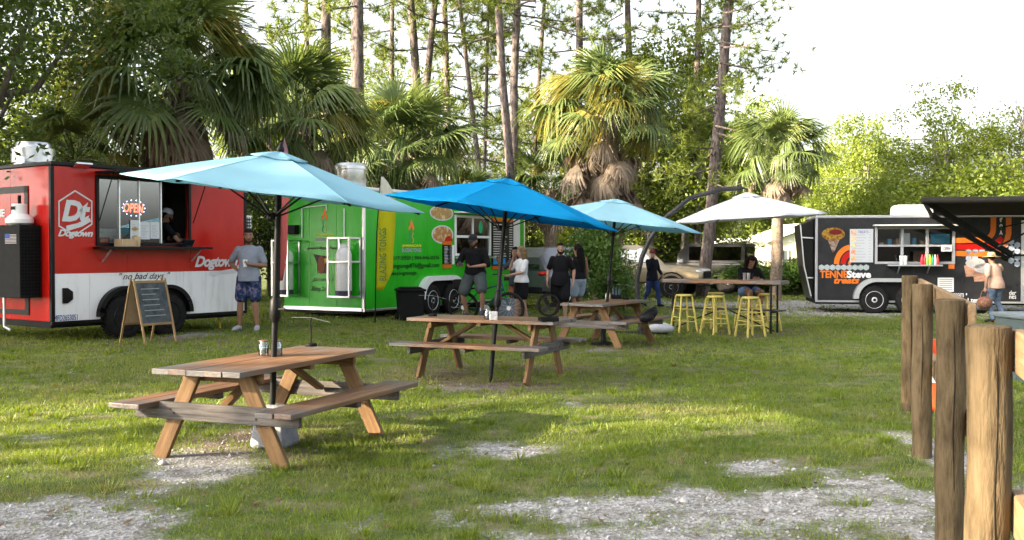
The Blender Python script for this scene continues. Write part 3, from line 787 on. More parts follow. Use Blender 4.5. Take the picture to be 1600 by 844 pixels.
redv_m = M('red_vinyl', (.36, .008, .006), .4)
yellow_v = M('yellow_vinyl', (.80, .66, .03), .5)
navy_v = M('navy_vinyl', (.02, .06, .25), .5)
inside_m = M('trailer_inside', (.22, .22, .22), .6, c2=(.3, .3, .29), scale=3)
glass_m = glass_mat('window_glass', (.85, .9, .9), .22)
dark_glass = glass_mat('dark_glass', (.25, .28, .28), .12)
wht_v = M('white_vinyl', (.60, .60, .60), .45)
chalk_b = M('chalkboard', (.035, .045, .05), .8, c2=(.09, .10, .105), scale=9)
paper_m = M('paper', (.60, .61, .63), .8)
grey_v = M('grey_print', (.35, .37, .40), .7)
card_m = M('cardboard', (.42, .29, .17), .85, c2=(.5, .36, .22), scale=8)

def wheel(parent, c, r=.35, w=.21, rim=alu, holes=8, mat=rubber):
    """axle along local y, outer face towards -y"""
    t = MB().lathe([(r * .60, -w / 2), (r * .82, -w / 2 - .008), (r * .95, -w / 2 + .012), (r, -w * .3), (r, w * .3), (r * .95, w / 2 - .012), (r * .6, w / 2)], (0, 0, 0), 32, 'y')
    for i in range(32):
        a = 2 * math.pi * i / 32
        t.box((math.cos(a) * (r + .001), 0, math.sin(a) * (r + .001)), (.02, w * .7, .03), rot=Matrix.Rotation(-a, 3, 'Y'))
    o = t.build('wheel', mat, parent, c, smooth=40)
    m = MB().lathe([(r * .62, -w / 2 - .004), (r * .60, -w / 2 - .012), (r * .56, -w / 2 + .02), (r * .45, -w / 2 + .03), (r * .22, -w / 2 + .01), (r * .16, -w / 2 - .02), (.004, -w / 2 - .022)], (0, 0, 0), 28, 'y', open0=True)
    rm = m.build('rim', rim, o, smooth=35)
    h = MB()
    for i in range(holes):
        a = 2 * math.pi * i / holes
        h.ball((math.cos(a) * r * .42, -w / 2 + .022, math.sin(a) * r * .42), (r * .115, .016, r * .115), 8, 5)
    for i in range(5):
        a = 2 * math.pi * i / 5 + .3
        h.ball((math.cos(a) * r * .2, -w / 2 + .002, math.sin(a) * r * .2), (.014, .012, .014), 6, 4)
    h.lathe([(r * .11, -w / 2 - .02), (r * .10, -w / 2 - .03), (.002, -w / 2 - .032)], (0, 0, 0), 14, 'y')
    h.build('rim_hole', matte_black, o, smooth=60)
    return o
def fender(parent, xs, zc, r, mat, z_out=.08, name='fender', th=.05):
    """arched wheel guard over wheels at xs"""
    x0, x1 = xs[0], xs[-1]; pts = []
    for i in range(15):
        a = math.pi - math.pi / 2 * i / 14; pts.append((x0 + r * math.cos(a) * 1.0, zc + r * math.sin(a)))
    for i in range(15):
        a = math.pi / 2 - math.pi / 2 * i / 14; pts.append((x1 + r * math.cos(a), zc + r * math.sin(a)))
    mb = MB()
    inn = [((x - (x0 + x1) / 2) * (1 - th / r * .8) + (x0 + x1) / 2, zc + (z - zc) * (1 - th / r)) for x, z in pts]
    for i in range(len(pts) - 1):
        mb.prism([pts[i], pts[i + 1], inn[i + 1], inn[i]], .02, -z_out)
    well = [(x, z) for x, z in inn] + [(inn[-1][0], zc - .05), (inn[0][0], zc - .05)]
    o = mb.build(name, mat, parent, smooth=40)
    MB().prism(well, .0, -.003).build('wheel_well', matte_black, o)
    return o
def wall_panel(parent, x0, x1, z0, z1, mat, hole=None, name='wall_panel', y0=0, y1=.05, bevel=.003):
    g = .0015; x0 += g; x1 -= g; mb = MB()
    if hole and hole[0] < x1 and hole[1] > x0:
        h0, h1 = max(hole[0], x0), min(hole[1], x1)
        if hole[2] > z0: mb.bb(x0, x1, y0, y1, z0, min(hole[2], z1))
        if hole[3] < z1: mb.bb(x0, x1, y0, y1, max(hole[3], z0), z1)
        a, b = max(hole[2], z0), min(hole[3], z1)
        if b > a:
            if h0 > x0 + .002: mb.bb(x0, h0, y0, y1, a, b)
            if h1 < x1 - .002: mb.bb(h1, x1, y0, y1, a, b)
    else: mb.bb(x0, x1, y0, y1, z0, z1)
    return mb.build(name, mat, parent, bevel=bevel)
def shell(root, L, W, z0, z1, out, trim, hole, roof_m=white_m):
    MB().bb(.02, L - .02, .06, W - .02, z0 - .10, z0 + .04).build('chassis', matte_black, root)
    MB().bb(.0, L, -.012, W, z1, z1 + .07).build('roof', roof_m, root, bevel=.02)
    MB().bb(.06, L - .06, W - .06, W - .001, z0 + .05, z1 - .01).build('back_wall', [out], root)
    MB().bb(L - .05, L - .001, .055, W, z0 + .05, z1 - .01).build('end_wall', [out], root)
    i = MB(); e = .055
    i.bb(.06, L - .06, W - .1, W - .065, z0 + .06, z1 - .03); i.bb(.06, .08, e, W - .1, z0 + .06, z1 - .03); i.bb(L - .08, L - .055, e, W - .1, z0 + .06, z1 - .03)
    i.bb(.08, L - .08, e, W - .1, z1 - .03, z1 - .01); i.bb(.08, L - .08, e, W - .1, z0 + .045, z0 + .07)
    i.build('interior', inside_m, root)
    t = .045
    for (x, y) in ((0, 0), (L, 0)):
        MB().bb(x - t * (x > 0) - .008, x + t * (x == 0) + .008, -.008, .05, z0, z1).build('corner_trim', trim, root, bevel=.006)
    MB().bb(0, L, -.010, .04, z0 - .05, z0 - .002).build('sill_rail', trim, root, bevel=.004)

# ================================================================== RED TRAILER
rp = at(81, 503, 15.4)
red = thing('food_trailer', 'glossy red and white food trailer with black trim and a serving window', 'food trailer', (rp.x, rp.y, .19), math.atan2(.813, .582))
RL, RW = 3.7, 2.3
rz0 = face_pix(red, 83, 503)[1]; rz1 = face_pix(red, 83, 259)[1]; rzm = face_pix(red, 83, 428)[1]
hole = fbox(red, 153, 283, 294, 380)
shell(red, RL, RW, rz0, rz1, red_m, black_m, hole, black_m)
for (a, b) in ((.04, 1.28), (1.28, 2.5), (2.5, RL - .04)):
    wall_panel(red, a, b, rzm, rz1, red_m, hole, 'red_panel')
for (a, b) in ((.04, .62), (.62, 2.35), (2.35, 3.2), (3.2, RL - .04)):
    wall_panel(red, a, b, rz0, rzm - .002, cream, hole, 'white_panel')
for (a, b) in ((.06, 1.15), (1.15, RW)):
    o = wall_panel(red, a, b, rz0, rz1, red_m, None, 'front_panel', 0, .05); o.rotation_euler = (0, 0, R(90)); o.location = (.05, 0, 0)
fr = MB()                                              # black service door outline on the front
for (a0, a1, b0, b1) in ((.62, .72, rz0 + .15, rz1 - .28), (1.75, 1.85, rz0 + .15, rz1 - .28), (.62, 1.85, rz1 - .38, rz1 - .28), (.62, 1.85, rz0 + .08, rz0 + .16)):
    fr.bb(-.015, .0, a0, a1, b0, b1)
fr.build('front_door_frame', black_m, red)
lettering('NE', fbox(red, -6, 327, 8, 339, 'front'), cream, red, 'front', off=-.006, bold=.03)
x0, x1, z0, z1 = hole
f = MB(); t = .045
f.bb(x0 - t, x0, -.03, .06, z0 - t, z1 + t); f.bb(x1, x1 + t, -.03, .06, z0 - t, z1 + t)
f.bb(x0, x1, -.03, .06, z1, z1 + t); f.bb(x0, x1, -.03, .06, z0 - t, z0)
win = f.build('window_frame', black_m, red, bevel=.004)
xm = face_pix(red, 252, 330)[0]; xq = face_pix(red, 187, 330)[0]; xr = face_pix(red, 218, 330)[0]
for (a, b) in ((x0, xq), (xq, xr), (xr, xm)):
    MB().bb(a + .012, b - .012, .02, .026, z0 + .01, z1 - .01).build('pane', glass_m, win)
mu = MB()
for x in (xq, xr, xm): mu.bb(x - .011, x + .011, .0, .05, z0, z1)
mu.build('mullion', alu, win)
MB().bb(x0 - .1, x1 + .25, -.34, -.004, z0 - .10, z0 - .06).build('serving_shelf', black_m, red, bevel=.004)
br = MB()
for x in (x0 + .05, x1 + .05): br.beam((x, -.02, z0 - .3), (x, -.28, z0 - .10), .02, .02)
br.build('shelf_bracket', steel, red)
aw = MB(); aw.bb(x0 - .06, x1 + .32, -.62, -.012, z1 + .075, z1 + .105)
hatch = aw.build('window_hatch', black_m, red, bevel=.004)
st = MB()
for x in (x0 + .0, x1 + .08): st.tube([(x, -.035, z0 + .35), (x, -.42, z1 + .07)], .009, 6)
st.build('gas_strut', matte_black, hatch)
# inside: shelves and a dark kitchen
k = MB(); k.bb(x0 - .1, x1 + .3, 1.2, 1.5, z0 - .5, z0 + .25); k.bb(x0, x0 + .5, 1.5, 1.9, z0 + .3, z0 + .9)
k.build('kitchen_counter', steel, red)
MB().bb(x0 - .05, x1 + .05, .06, .42, z0 - .05, z0 - .004).build('counter', M('counter_grey', (.3, .3, .31), .4), red)
# logo
hexp = [face_pix(red, u, v) for u, v in ((117, 297), (144, 314), (144, 351), (117, 369), (91, 354), (91, 314))]
outline(hexp, .93, wht_v, red, 'logo_hexagon')
lettering('Dt', fbox(red, 96, 313, 141, 347), wht_v, red, bold=.05, shear=.25, space=.85)
tail = [face_pix(red, u, v) for u, v in ((103, 353), (120, 349), (140, 341), (142, 346), (128, 354), (112, 359), (104, 362))]
flat_poly(tail, wht_v, red, 'logo_swash')
lettering('Dogtown', fbox(red, 90, 359, 145, 373), wht_v, red, bold=.035, shear=.35, space=.9, off=-.0065)
lettering('Dogtown', fbox(red, 304, 400, 371, 422), wht_v, red, bold=.035, shear=.35, space=.9, off=-.005)
tl = [face_pix(red, u, v) for u, v in ((328, 424), (345, 423), (369, 419), (372, 413), (373, 420), (366, 426), (345, 428), (333, 432), (326, 428))]
flat_poly(tl, wht_v, red, 'logo_swash', off=-.006)
lettering('" no bad days "', fbox(red, 186, 426, 266, 439), black_m, red, shear=.45, bold=.0)
lettering('MFD2653051', fbox(red, 84, 492, 121, 501), navy_v, red, bold=.0)
hd = fbox(red, 97, 450, 113, 474)
flat_poly([(hd[0], hd[2]), (hd[0] + .08, hd[2]), (hd[1], hd[2] + .06), (hd[1], hd[3] - .06), (hd[0] + .08, hd[3]), (hd[0], hd[3])], black_m, red, 'access_hatch', th=.02)
lb = fbox(red, 112, 252, 136, 263)
MB().box(((lb[0] + lb[1]) / 2, -.09, rz1 + .03), (.26, .14, .03), rot=Matrix.Rotation(R(-25), 3, 'X')).build('awning_lamp', alu, red, bevel=.004)
WX = [1.2, 2.02]; wz = .35
for x in WX: wheel(red, (x, .02, wz), .345, .2, M('black_rim', (.02, .02, .02), .25, .6))
fender(red, WX, wz + .03, .47, black_m, .10)
# roof exhaust fan
v = MB().lathe([(.30, 0), (.30, .06), (.33, .07), (.33, .30), (.27, .31), (.27, .36), (.25, .40), (.02, .41)], (.48, 1.32, rz1 + .06), 28)
v.bb(.13, .16, 1.0, 1.2, rz1 + .1, rz1 + .2); v.build('exhaust_fan', alu, red, smooth=35)
# propane box on the tongue
pb = MB().bb(-.35, -.02, .25, 1.7, .70, 1.80); pbox = pb.build('propane_box', matte_black, red, bevel=.008)
gr = MB()
for i in range(20):
    for j in range(6): gr.bb(-.32 + j * .05, -.29 + j * .05, .243, .249, .75 + i * .05, .775 + i * .05)
gr.build('perforation', M('dark_hole', (.0015, .0015, .0015), .9), pbox)['kind'] = 'stuff'
fl = fbox(red, -2, 362, 20, 378, 'front')
fg = MB()
for i in range(7): fg.bb(-.3535, -.351, .34, .66, 1.52 + i * .021, 1.52 + i * .021 + .0105)
fg.build('flag_stripe', M('flag_grey', (.45, .40, .40), .6), pbox); MB().bb(-.354, -.3515, .52, .66, 1.595, 1.665).build('flag_canton', navy_v, pbox)
tk = MB().lathe([(.15, 0), (.20, .04), (.20, .10), (.13, .17), (.11, .18), (.11, .32), (.10, .33), (.02, .33)], (-.20, .52, 1.79), 22)
tank = tk.build('propane_tank', white_m, red, smooth=40)
MB().bb(-.315, -.305, .46, .56, 2.03, 2.08).tube([(-.2, .52, 2.1), (-.2, .52, 2.25)], .025, 8).build('tank_valve', matte_black, tank)
MB().tube([(-.3, .8, .7), (-.3, .8, .25)], .02, 8).tube([(-.3, .8, .25), (-.25, .72, .2)], .025, 8).build('tongue_jack', steel, red)
# air conditioner on the far end
ac = MB().bb(RL + .0, RL + .22, .12, .6, 1.45, 2.05); acu = ac.build('air_conditioner', white_m, red, bevel=.01)
g2 = MB()
for i in range(9): g2.bb(RL + .02, RL + .2, .108, .119, 1.5 + i * .058, 1.53 + i * .058)
for i in range(4): g2.bb(RL + .03 + i * .045, RL + .038 + i * .045, .105, .112, 1.48, 2.02)
g2.build('grille', M('dark_grille', (.06, .06, .06), .6), acu)
MB().tube([(3.3, .3, rz0), (3.35, .3, .02)], .02, 6).build('stabiliser_leg', M('yellow_metal', (.6, .42, .05), .5), red)

def in_trailer(root, x, y, z):
    rz = root.rotation_euler.z; c, s = math.cos(rz), math.sin(rz); l = root.location
    return Vector((l.x + c * x - s * y, l.y + s * x + c * y, l.z + z))
rza = red.rotation_euler.z
def tloc(o, root, x, y, z, rz=0):
    o.location = in_trailer(root, x, y, z); o.rotation_euler = (0, 0, root.rotation_euler.z + rz); return o
# things on and in the red trailer window
sg = thing('open_sign', 'oval neon sign reading OPEN hung inside the red trailer window', 'neon sign')
xc, zc = face_pix(red, 213, 325)
tloc(sg, red, xc, .075, zc)
pl = ell(0, 0, .235, .155, 28); MB().prism(pl, 0, .03).build('panel', M('sign_panel', (.015, .012, .03), .4), sg)
lettering('OPEN', (-.18, .18, -.07, .075), M('neon_red', (.9, .1, .03), .4, emit=(1, .08, .03), estr=2.6), sg, off=-.004, shear=.2)
dm = M('sign_led', (.7, .7, 1), .4, emit=(.55, .6, 1), estr=2.5); d = MB()
for i in range(14):
    a = 2 * math.pi * i / 14; d.ball((.205 * math.cos(a), -.006, .128 * math.sin(a)), .009, 6, 4)
d.build('led', dm, sg)
for i, (u0, v0, u1, v1, nm, lb) in enumerate(((204, 344, 218, 377, 'menu_sheet', 'narrow menu sheet with a food picture taped left in the red trailer window'), (219, 347, 235, 374, 'menu_sheet', 'middle white menu sheet taped inside the red trailer window'), (235.5, 347, 250, 373, 'menu_sheet', 'right white menu sheet taped beside the open hatch of the red trailer'))):
    a0, a1, b0, b1 = fbox(red, u0, v0, u1, v1)
    s = thing(nm, lb, 'menu'); tloc(s, red, a0, .012 if i else .005, b0)
    MB().bb(0, a1 - a0, 0, .002, 0, b1 - b0).build('sheet', paper_m, s); q = MB()
    for j in range(9): q.bb(.03, (a1 - a0) * (.55 + .35 * rnd.random()), -.002, -.0005, (b1 - b0) * (.1 + .085 * j), (b1 - b0) * (.1 + .085 * j) + .006)
    q.build('print_line', grey_v, s)
    if i == 0:
        for zz in (.18, .58): flat_poly(ell((a1 - a0) * .5, (b1 - b0) * zz, .06, .03), M('food_print', (.45, .36, .12), .7, c2=(.25, .16, .06), scale=30), s, 'food_print')
a0, a1, b0, b1 = fbox(red, 175, 372, 198, 384)
o = MB().bb(0, a1 - a0, -.24, -.02, 0, .12).build('cardboard_tray', card_m, bevel=.004); tloc(o, red, a0, -.03, z0 - .058); tag(o, 'open brown cardboard tray on the red trailer serving shelf', 'box')
o = MB().lathe([(.045, 0), (.055, .16), (.05, .16), (.045, .01), (.0, .01)], (0, 0, 0), 18).build('paper_cup_stack', M('kraft_cup', (.55, .40, .22), .7), smooth=40); tloc(o, red, a1 + .09, -.15, z0 - .058); tag(o, 'tan paper cup beside the cardboard tray on the red trailer shelf', 'cup')
o = MB().bb(-.09, .09, -.02, .06, 0, .09).build('red_card_holder', M('red_plastic', (.6, .03, .04), .4), bevel=.01); tloc(o, red, x0 + .2, .16, z0 - .002); tag(o, 'small red box at the left end inside the red trailer window', 'box')
o = MB().box((0, 0, .06), (.2, .02, .14), rot=Matrix.Rotation(R(35), 3, 'X')).box((0, .02, .01), (.12, .1, .02)).build('payment_tablet', M('tablet_black', (.015, .017, .02), .2), bevel=.004); tloc(o, red, x1 - .1, -.14, z0 - .058); tag(o, 'black payment tablet at the right end of the red trailer shelf', 'tablet')

# ================================================================== GREEN TRAILER
gp = at(569, 484, 21.4)
green = thing('food_trailer', 'bright green food trailer with phone numbers and food pictures on its side', 'food trailer', (gp.x, gp.y, .10), math.atan2(.88, .47))
GL, GW = 7.3, 2.15
gz0 = face_pix(green, 569, 484)[1]; gz1 = face_pix(green, 569, 297)[1]
gh = fbox(green, 712, 341, 764, 396)
shell(green, GL, GW, gz0, gz1, green_m, alu, gh, white_m)
for (a, b) in ((.04, 1.22), (1.22, 2.44), (2.44, 3.66), (3.66, 4.88), (4.88, 6.1), (6.1, GL - .04)): wall_panel(green, a, b, gz0, gz1, green_m, gh, 'green_panel')
for (a, b) in ((.06, .72), (.72, 1.45), (1.45, GW)):
    o = wall_panel(green, a, b, gz0, gz1, green_m, None, 'front_panel'); o.rotation_euler = (0, 0, R(90)); o.location = (.05, 0, 0)
MB().bb(-.012, -.002, .06, GW, gz0 - .04, gz0 + .03).build('front_sill', alu, green)
x0, x1, z0, z1 = gh; f = MB(); t = .06
f.bb(x0 - t, x0, -.03, .06, z0 - t, z1 + t); f.bb(x1, x1 + t, -.03, .06, z0 - t, z1 + t); f.bb(x0, x1, -.03, .06, z1, z1 + t); f.bb(x0, x1, -.05, .06, z0 - t, z0)
xm = (x0 + x1) / 2; zm = z0 + (z1 - z0) * .47
f.bb(xm - .035, xm + .035, -.01, .05, z0, z1); f.bb(x0, xm - .035, -.008, .045, zm - .03, zm + .03); f.bb(xm + .035, x1, -.008, .045, zm - .03, zm + .03)
gw = f.build('window_frame', white_m, green, bevel=.004)
for a, b in ((x0, xm - .035), (xm + .035, x1)):
    MB().bb(a, b, .018, .024, z0, zm - .03).build('pane', dark_glass, gw); MB().bb(a, b, .012, .018, zm + .03, z1).build('pane', glass_m, gw)
MB().bb(x0 - .1, x1 + .15, -.35, -.012, z1 + .10, z1 + .13).build('window_hatch', white_m, green, bevel=.004)
MB().bb(x0 - .05, x1 + .1, -.22, -.004, z0 - .12, z0 - .08).build('serving_shelf', alu, green)
flat_poly(ell((xm + x1) / 2, z0 + (z1 - z0) * .75, .10, .16, 12), M('green_sticker', (.02, .45, .18), .5), green, 'sticker', off=.010)
for (u0, v0, u1, v1) in ((671, 321, 708, 345), (674, 352, 708, 381)):
    a0, a1, b0, b1 = fbox(green, u0, v0, u1, v1); cx, cz = (a0 + a1) / 2, (b0 + b1) / 2
    flat_poly(ell(cx, cz, (a1 - a0) / 2, (b1 - b0) / 2), wht_v, green, 'food_picture')
    c = (.46, .30, .10) if v0 < 340 else (.50, .15, .05)
    flat_poly(ell(cx, cz, (a1 - a0) / 2 * .9, (b1 - b0) / 2 * .86), M('food_%d' % v0, c, .6, c2=(.62, .5, .26), scale=9, contrast=(.4, .6), c3=(.35, .2, .07)), green, 'food_print', off=-.007)
    if v0 > 340: flat_poly(ell(cx + (a1 - a0) * .27, cz - .13, .17, .10), M('sauce', (.45, .02, .01), .3), green, 'sauce_print', off=-.010)
def flame_logo(root, u, v, k, face):
    flat_poly([face_pix(root, u + a * k, v + b * k, face) for a, b in ((-4, 0), (-5, -6), (-2, -10), (-2, -13), (0, -20), (2, -13), (4.5, -8), (4.5, -3), (3, 0), (1, -5), (0, -9), (-1, -5))], M('flame_orange', (.80, .22, .04), .5), root, 'flame', face=face)
    tg = M('tong_teal', (.05, .22, .14), .5)
    for s in (-1, 1): flat_poly([face_pix(root, u + s * a * k, v + b * k, face) for a, b in ((1, -1), (3.6, 4), (1.8, 9), (4.5, 14), (3.2, 19), (.8, 20), (2.4, 17), (2.9, 14), (.4, 9), (2.2, 4))], tg if s < 0 else M('tong_gold', (.45, .42, .08), .5), root, 'tongs_print', face=face)
flame_logo(green, 642.5, 361, .95, 'side'); flame_logo(green, 507, 344, .95, 'front')
lettering("JAMAICA'S", fbox(green, 628, 382, 658, 386.5), yellow_v, green, bold=.03)
lettering('BLAZING TONGS', fbox(green, 628, 388, 658, 394), grey_v, green, bold=.03)
lettering('904-217-2920 | 904-846-0376', fbox(green, 599, 400, 686, 407.5), black_m, green, bold=.012)
lettering('blazingtongs876@gmail.com', fbox(green, 603, 411, 686, 420.5), black_m, green, bold=.012)
lettering('@blazingtongs.', fbox(green, 601, 423.5, 652, 431.5), black_m, green, bold=.012)
lettering("JAMAICA'S", fbox(green, 494, 366, 521, 370.5, 'front'), yellow_v, green, 'front', bold=.03)
lettering('BLAZING TONGS', fbox(green, 493, 372, 516, 377, 'front'), grey_v, green, 'front', bold=.03)
lettering("Jamaica's Blazing Tongs", fbox(green, 480, 385, 526, 391, 'front'), black_m, green, 'front', bold=.02, shear=.2)
lettering("Jamaica's", fbox(green, 487, 433, 522, 441, 'front'), black_m, green, 'front', shear=.5)
lettering('Blazing Tongs', fbox(green, 487, 448, 515, 457, 'front'), black_m, green, 'front', shear=.5)
em = fbox(green, 490, 397, 515, 428, 'front'); ex0, ex1, ez0, ez1 = em; ecx, ecz = (ex0 + ex1) / 2, (ez0 + ez1) / 2
gold = M('emblem_gold', (.60, .45, .05), .5)
flat_poly([(ex0, ez1), (ecx, ecz + .18), (ex1, ez1 - .05), (ex1 - .05, ecz), (ex1, ez0), (ecx - .1, ez0 + .03), (ex0 + .1, ez0), (ex0 + .1, ecz)], black_m, green, 'emblem', face='front')
for q in (((ex0 + .03, ez1 - .02), (ecx + .02, ecz + .05), (ecx - .05, ecz + .1)), ((ex1 - .04, ez1 - .08), (ecx, ecz + .1), (ecx + .1, ecz)), ((ex0 + .12, ez0 + .04), (ecx, ez0 + .08), (ecx - .05, ecz - .1))):
    flat_poly(list(q), gold, green, 'emblem_ray', face='front', off=-.007)
flat_poly(ell(ecx, ecz - .02, .10, .2, 12), M('emblem_brown', (.20, .07, .03), .5), green, 'emblem_figure', face='front', off=-.009)
def menu_board(root, u0, v0, u1, v1, lines, bandtop=True, off=-.02, bg=black_m, ink=wht_v):
    a0, a1, b0, b1 = fbox(root, u0, v0, u1, v1)
    o = MB().bb(a0, a1, off, -.004, b0, b1).build('menu_board', bg, root, bevel=.003); m = MB(); h = (b1 - b0) / (lines + 1)
    for i in range(lines):
        z = b0 + h * (i + .7); m.bb(a0 + .06, a0 + (a1 - a0) * (.45 + .25 * rnd.random()), off - .003, off - .0005, z, z + h * .38); m.bb(a1 - (a1 - a0) * .2, a1 - .05, off - .003, off - .0005, z, z + h * .35)
    m.build('menu_line', ink, o)
    if bandtop:
        e = MB().bb(a0, a1, off - .004, -.004, b1 + .004, b1 + .09); e.bb(a0, a1, off - .004, -.004, b0 - .09, b0 - .004); e.build('orange_band', orange_m, o)
    return o
menu_board(green, 691, 383, 704.5, 413, 12); menu_board(green, 768, 347, 801, 415, 17)
a0, a1, b0, b1 = fbox(green, 802, 349, 811, 414); MB().bb(a0, a1, -.03, -.004, b0 - .1, b1 + .1).build('white_post_panel', white_m, green)
a0, a1, b0, b1 = fbox(green, 705.5, 383, 709, 413); MB().bb(a0, a1, -.02, -.004, b0, b1).build('white_strip', white_m, green)
a0, a1, b0, b1 = fbox(green, 769, 404, 788, 413); MB().bb(a0, a1, -.035, -.026, b0, b1).build('blue_sticker', M('sky_blue_vinyl', (.03, .30, .62), .5), green)
GWX = [2.5, 3.42]
for x in GWX: wheel(green, (x, .0, .36), .365, .22, M('silver_rim', (.55, .56, .58), .4, .1), 8)
fender(green, GWX, .40, .52, M('fender_white', (.68, .68, .67), .4, c2=(.75, .75, .74), scale=5), .14, th=.11)
v = MB().lathe([(.30, 0), (.33, .05), (.33, .42), (.36, .43), (.36, .5), (.30, .56), (.02, .57)], (.55, .75, gz1 + .06), 26); v.build('exhaust_fan', alu, green, smooth=35)
for (u0, u1, v0, v1) in ((443, 470, 375, 462), (530, 565, 371, 464)):
    a0, a1, b0, b1 = fbox(green, u0, v0, u1, v1, 'front'); a0, a1 = max(-GW, a0), min(-.03, a1) if a1 < 0 else a1
    y0, y1 = -a1, -a0; m = MB(); e = .035; D = -.42
    for y in (y0, y1 - e):
        for x in (D, -.04): m.bb(x, x + e, y, y + e, b0, b1)
    for z in (b0, (b0 + b1) / 2 + .1, b1 - e):
        m.bb(D + .001, D + e - .001, y0 + e, y1 - e, z, z + e); 
        for y in (y0, y1 - e): m.bb(D + e, -.04, y + .001, y + e - .001, z, z + e)
    cage = m.build('tank_cage', alu, green)
    cy_ = (y0 + y1) / 2; r = min(.17, (y1 - y0) * .4); tz = b0 + .04
    MB().lathe([(r * .9, 0), (r, .03), (r, (b1 - b0) * .68), (r * .8, (b1 - b0) * .76), (r * .45, (b1 - b0) * .79), (r * .45, (b1 - b0) * .86), (.01, (b1 - b0) * .86)], (-.23, cy_, tz), 20).build('gas_cylinder', white_m, cage, smooth=40)
    MB().lathe([(r * 1.01, 0), (r * 1.01, .1)], (-.23, cy_, tz), 20).build('cylinder_band', M('band_dark', (.05, .05, .08), .5), cage)
pp = [face_pix(green, u, v, 'front') for u, v in ((473, 372), (473, 325), (511, 321), (511, 330))]
MB().tube([(-.03, -a, z) for a, z in pp], .014, 6).build('conduit', white_m, green)
p1 = face_pix(green, 539, 326, 'front'); p2 = face_pix(green, 539, 372, 'front'); MB().tube([(-.03, -p1[0], p1[1]), (-.03, -p2[0], p2[1])], .014, 6).build('conduit', white_m, green)
a0, a1, b0, b1 = fbox(green, 450, 352, 468, 366, 'front'); MB().bb(-.16, -.004, -a1, -a0, b0, b1).build('work_lamp', matte_black, green, bevel=.01)

# ================================================================== DARK TRAILER
dp = at(1274, 469, 26.4)
dark = thing('food_trailer', 'charcoal food trailer with orange and red stripes and a white menu board', 'food trailer', (dp.x, dp.y, 0), math.atan2(-.16, .987))
DL, DW = 7.2, 2.2
dz0 = face_pix(dark, 1274, 469)[1]; dz1 = face_pix(dark, 1290, 341)[1]
dh = fbox(dark, 1371, 358, 1488, 409)
shell(dark, DL, DW, dz0, dz1, char_m, M('grey_trim', (.32, .32, .33), .4, .4), dh, M('roof_edge', (.34, .34, .35), .4, .3))
for i in range(6): wall_panel(dark, .04 + i * 1.187, .04 + (i + 1) * 1.187, dz0, dz1, char_m, dh, 'charcoal_panel')
o = wall_panel(dark, .06, DW, dz0, dz1, char_m, None, 'front_panel'); o.rotation_euler = (0, 0, R(90)); o.location = (.05, 0, 0)
nose = MB().prism([(-.02, dz1 - .02), (-.34, 2.28), (-.24, 1.2), (-.06, dz0 + .05), (-.02, dz0)], .25, 1.9)
nose.build('slanted_nose', black_m, dark, bevel=.01)
ns = MB(); ns.beam((-.36, .22, 2.28), (-.26, .22, 1.2), .03, .03); ns.beam((-.26, .22, 1.2), (-.08, .22, .42), .03, .03); ns.beam((-.33, .20, 1.95), (-.03, .20, 1.93), .03, .03); ns.beam((-.2, .2, .9), (-.03, .2, .9), .03, .03)
ns.build('nose_strut', alu, dark)
x0, x1, z0, z1 = dh; f = MB(); t = .06
f.bb(x0 - t, x0, -.03, .06, z0 - t, z1 + t); f.bb(x1, x1 + t, -.03, .06, z0 - t, z1 + t); f.bb(x0, x1, -.03, .06, z1, z1 + t); f.bb(x0, x1, -.03, .06, z0 - t, z0)
w3 = (x1 - x0) / 3; zm = z0 + (z1 - z0) * .49
for i in (1, 2): f.bb(x0 + w3 * i - .035, x0 + w3 * i + .035, -.01, .05, z0, z1)
for i in range(3): f.bb(x0 + w3 * i + (.035 if i else 0), x0 + w3 * (i + 1) - (.035 if i < 2 else 0), -.008, .045, zm - .025, zm + .025)
dwf = f.build('window_frame', M('frame_alu', (.36, .36, .38), .4, .3), dark, bevel=.004)
for i in range(3):
    MB().bb(x0 + w3 * i + .035, x0 + w3 * (i + 1) - .035, .02, .026, zm + .025, z1).build('pane', glass_mat('clear_glass', (.9, .93, .93), .03), dwf)
    if i == 0: MB().bb(x0 + .001, x0 + w3 - .035, .012, .018, z0, zm - .025).build('pane', dark_glass, dwf)
MB().bb(x0 - .12, x1 + .05, -.40, -.012, z1 + .07, z1 + .11).build('window_hatch', M('hatch_white', (.45, .45, .45), .4), dark, bevel=.006)
sx0, sx1, sz0, sz1 = fbox(dark, 1383, 412, 1468, 417)
MB().bb(sx0, sx1, -.34, -.032, sz0 + .02, sz0 + .06).build('serving_shelf', alu, dark, bevel=.004)
b_ = MB()
for x in (sx0 + .3, sx1 - .3): b_.beam((x, -.02, sz0 - .16), (x, -.25, sz0 + .02), .03, .03)
b_.build('shelf_bracket', alu, dark)
k = MB(); k.bb(x0 - .2, x1 + .2, 1.3, 1.9, .5, 1.25); k.bb(x0 + .1, x0 + .9, 1.4, 1.9, 1.25, 1.9); k.bb(x0 + 1.2, x0 + 1.7, 1.5, 1.9, 1.25, 1.6)
k.build('kitchen_unit', M('kitchen_tan', (.30, .22, .15), .6, c2=(.4, .33, .25), scale=2), dark)
it = MB()
for i in range(9): it.bb(x0 + .1 + i * .2, x0 + .2 + i * .2, .25, .35, zm + .026, zm + .08 + .14 * rnd.random(), i % 3)
it.build('shelf_goods', [paper_m, M('blue_box', (.1, .35, .6), .5), card_m], dark)
MB().bb(x0 + w3 * 2 + .1, x1 - .05, .06, .1, zm + .05, z1 - .12).build('blue_sheet', M('blue_tarp', (.06, .32, .52), .5), dark)
MB().bb(x0 + .55, x0 + .80, .035, .04, zm + .03, zm + .32).build('notice', paper_m, dark)
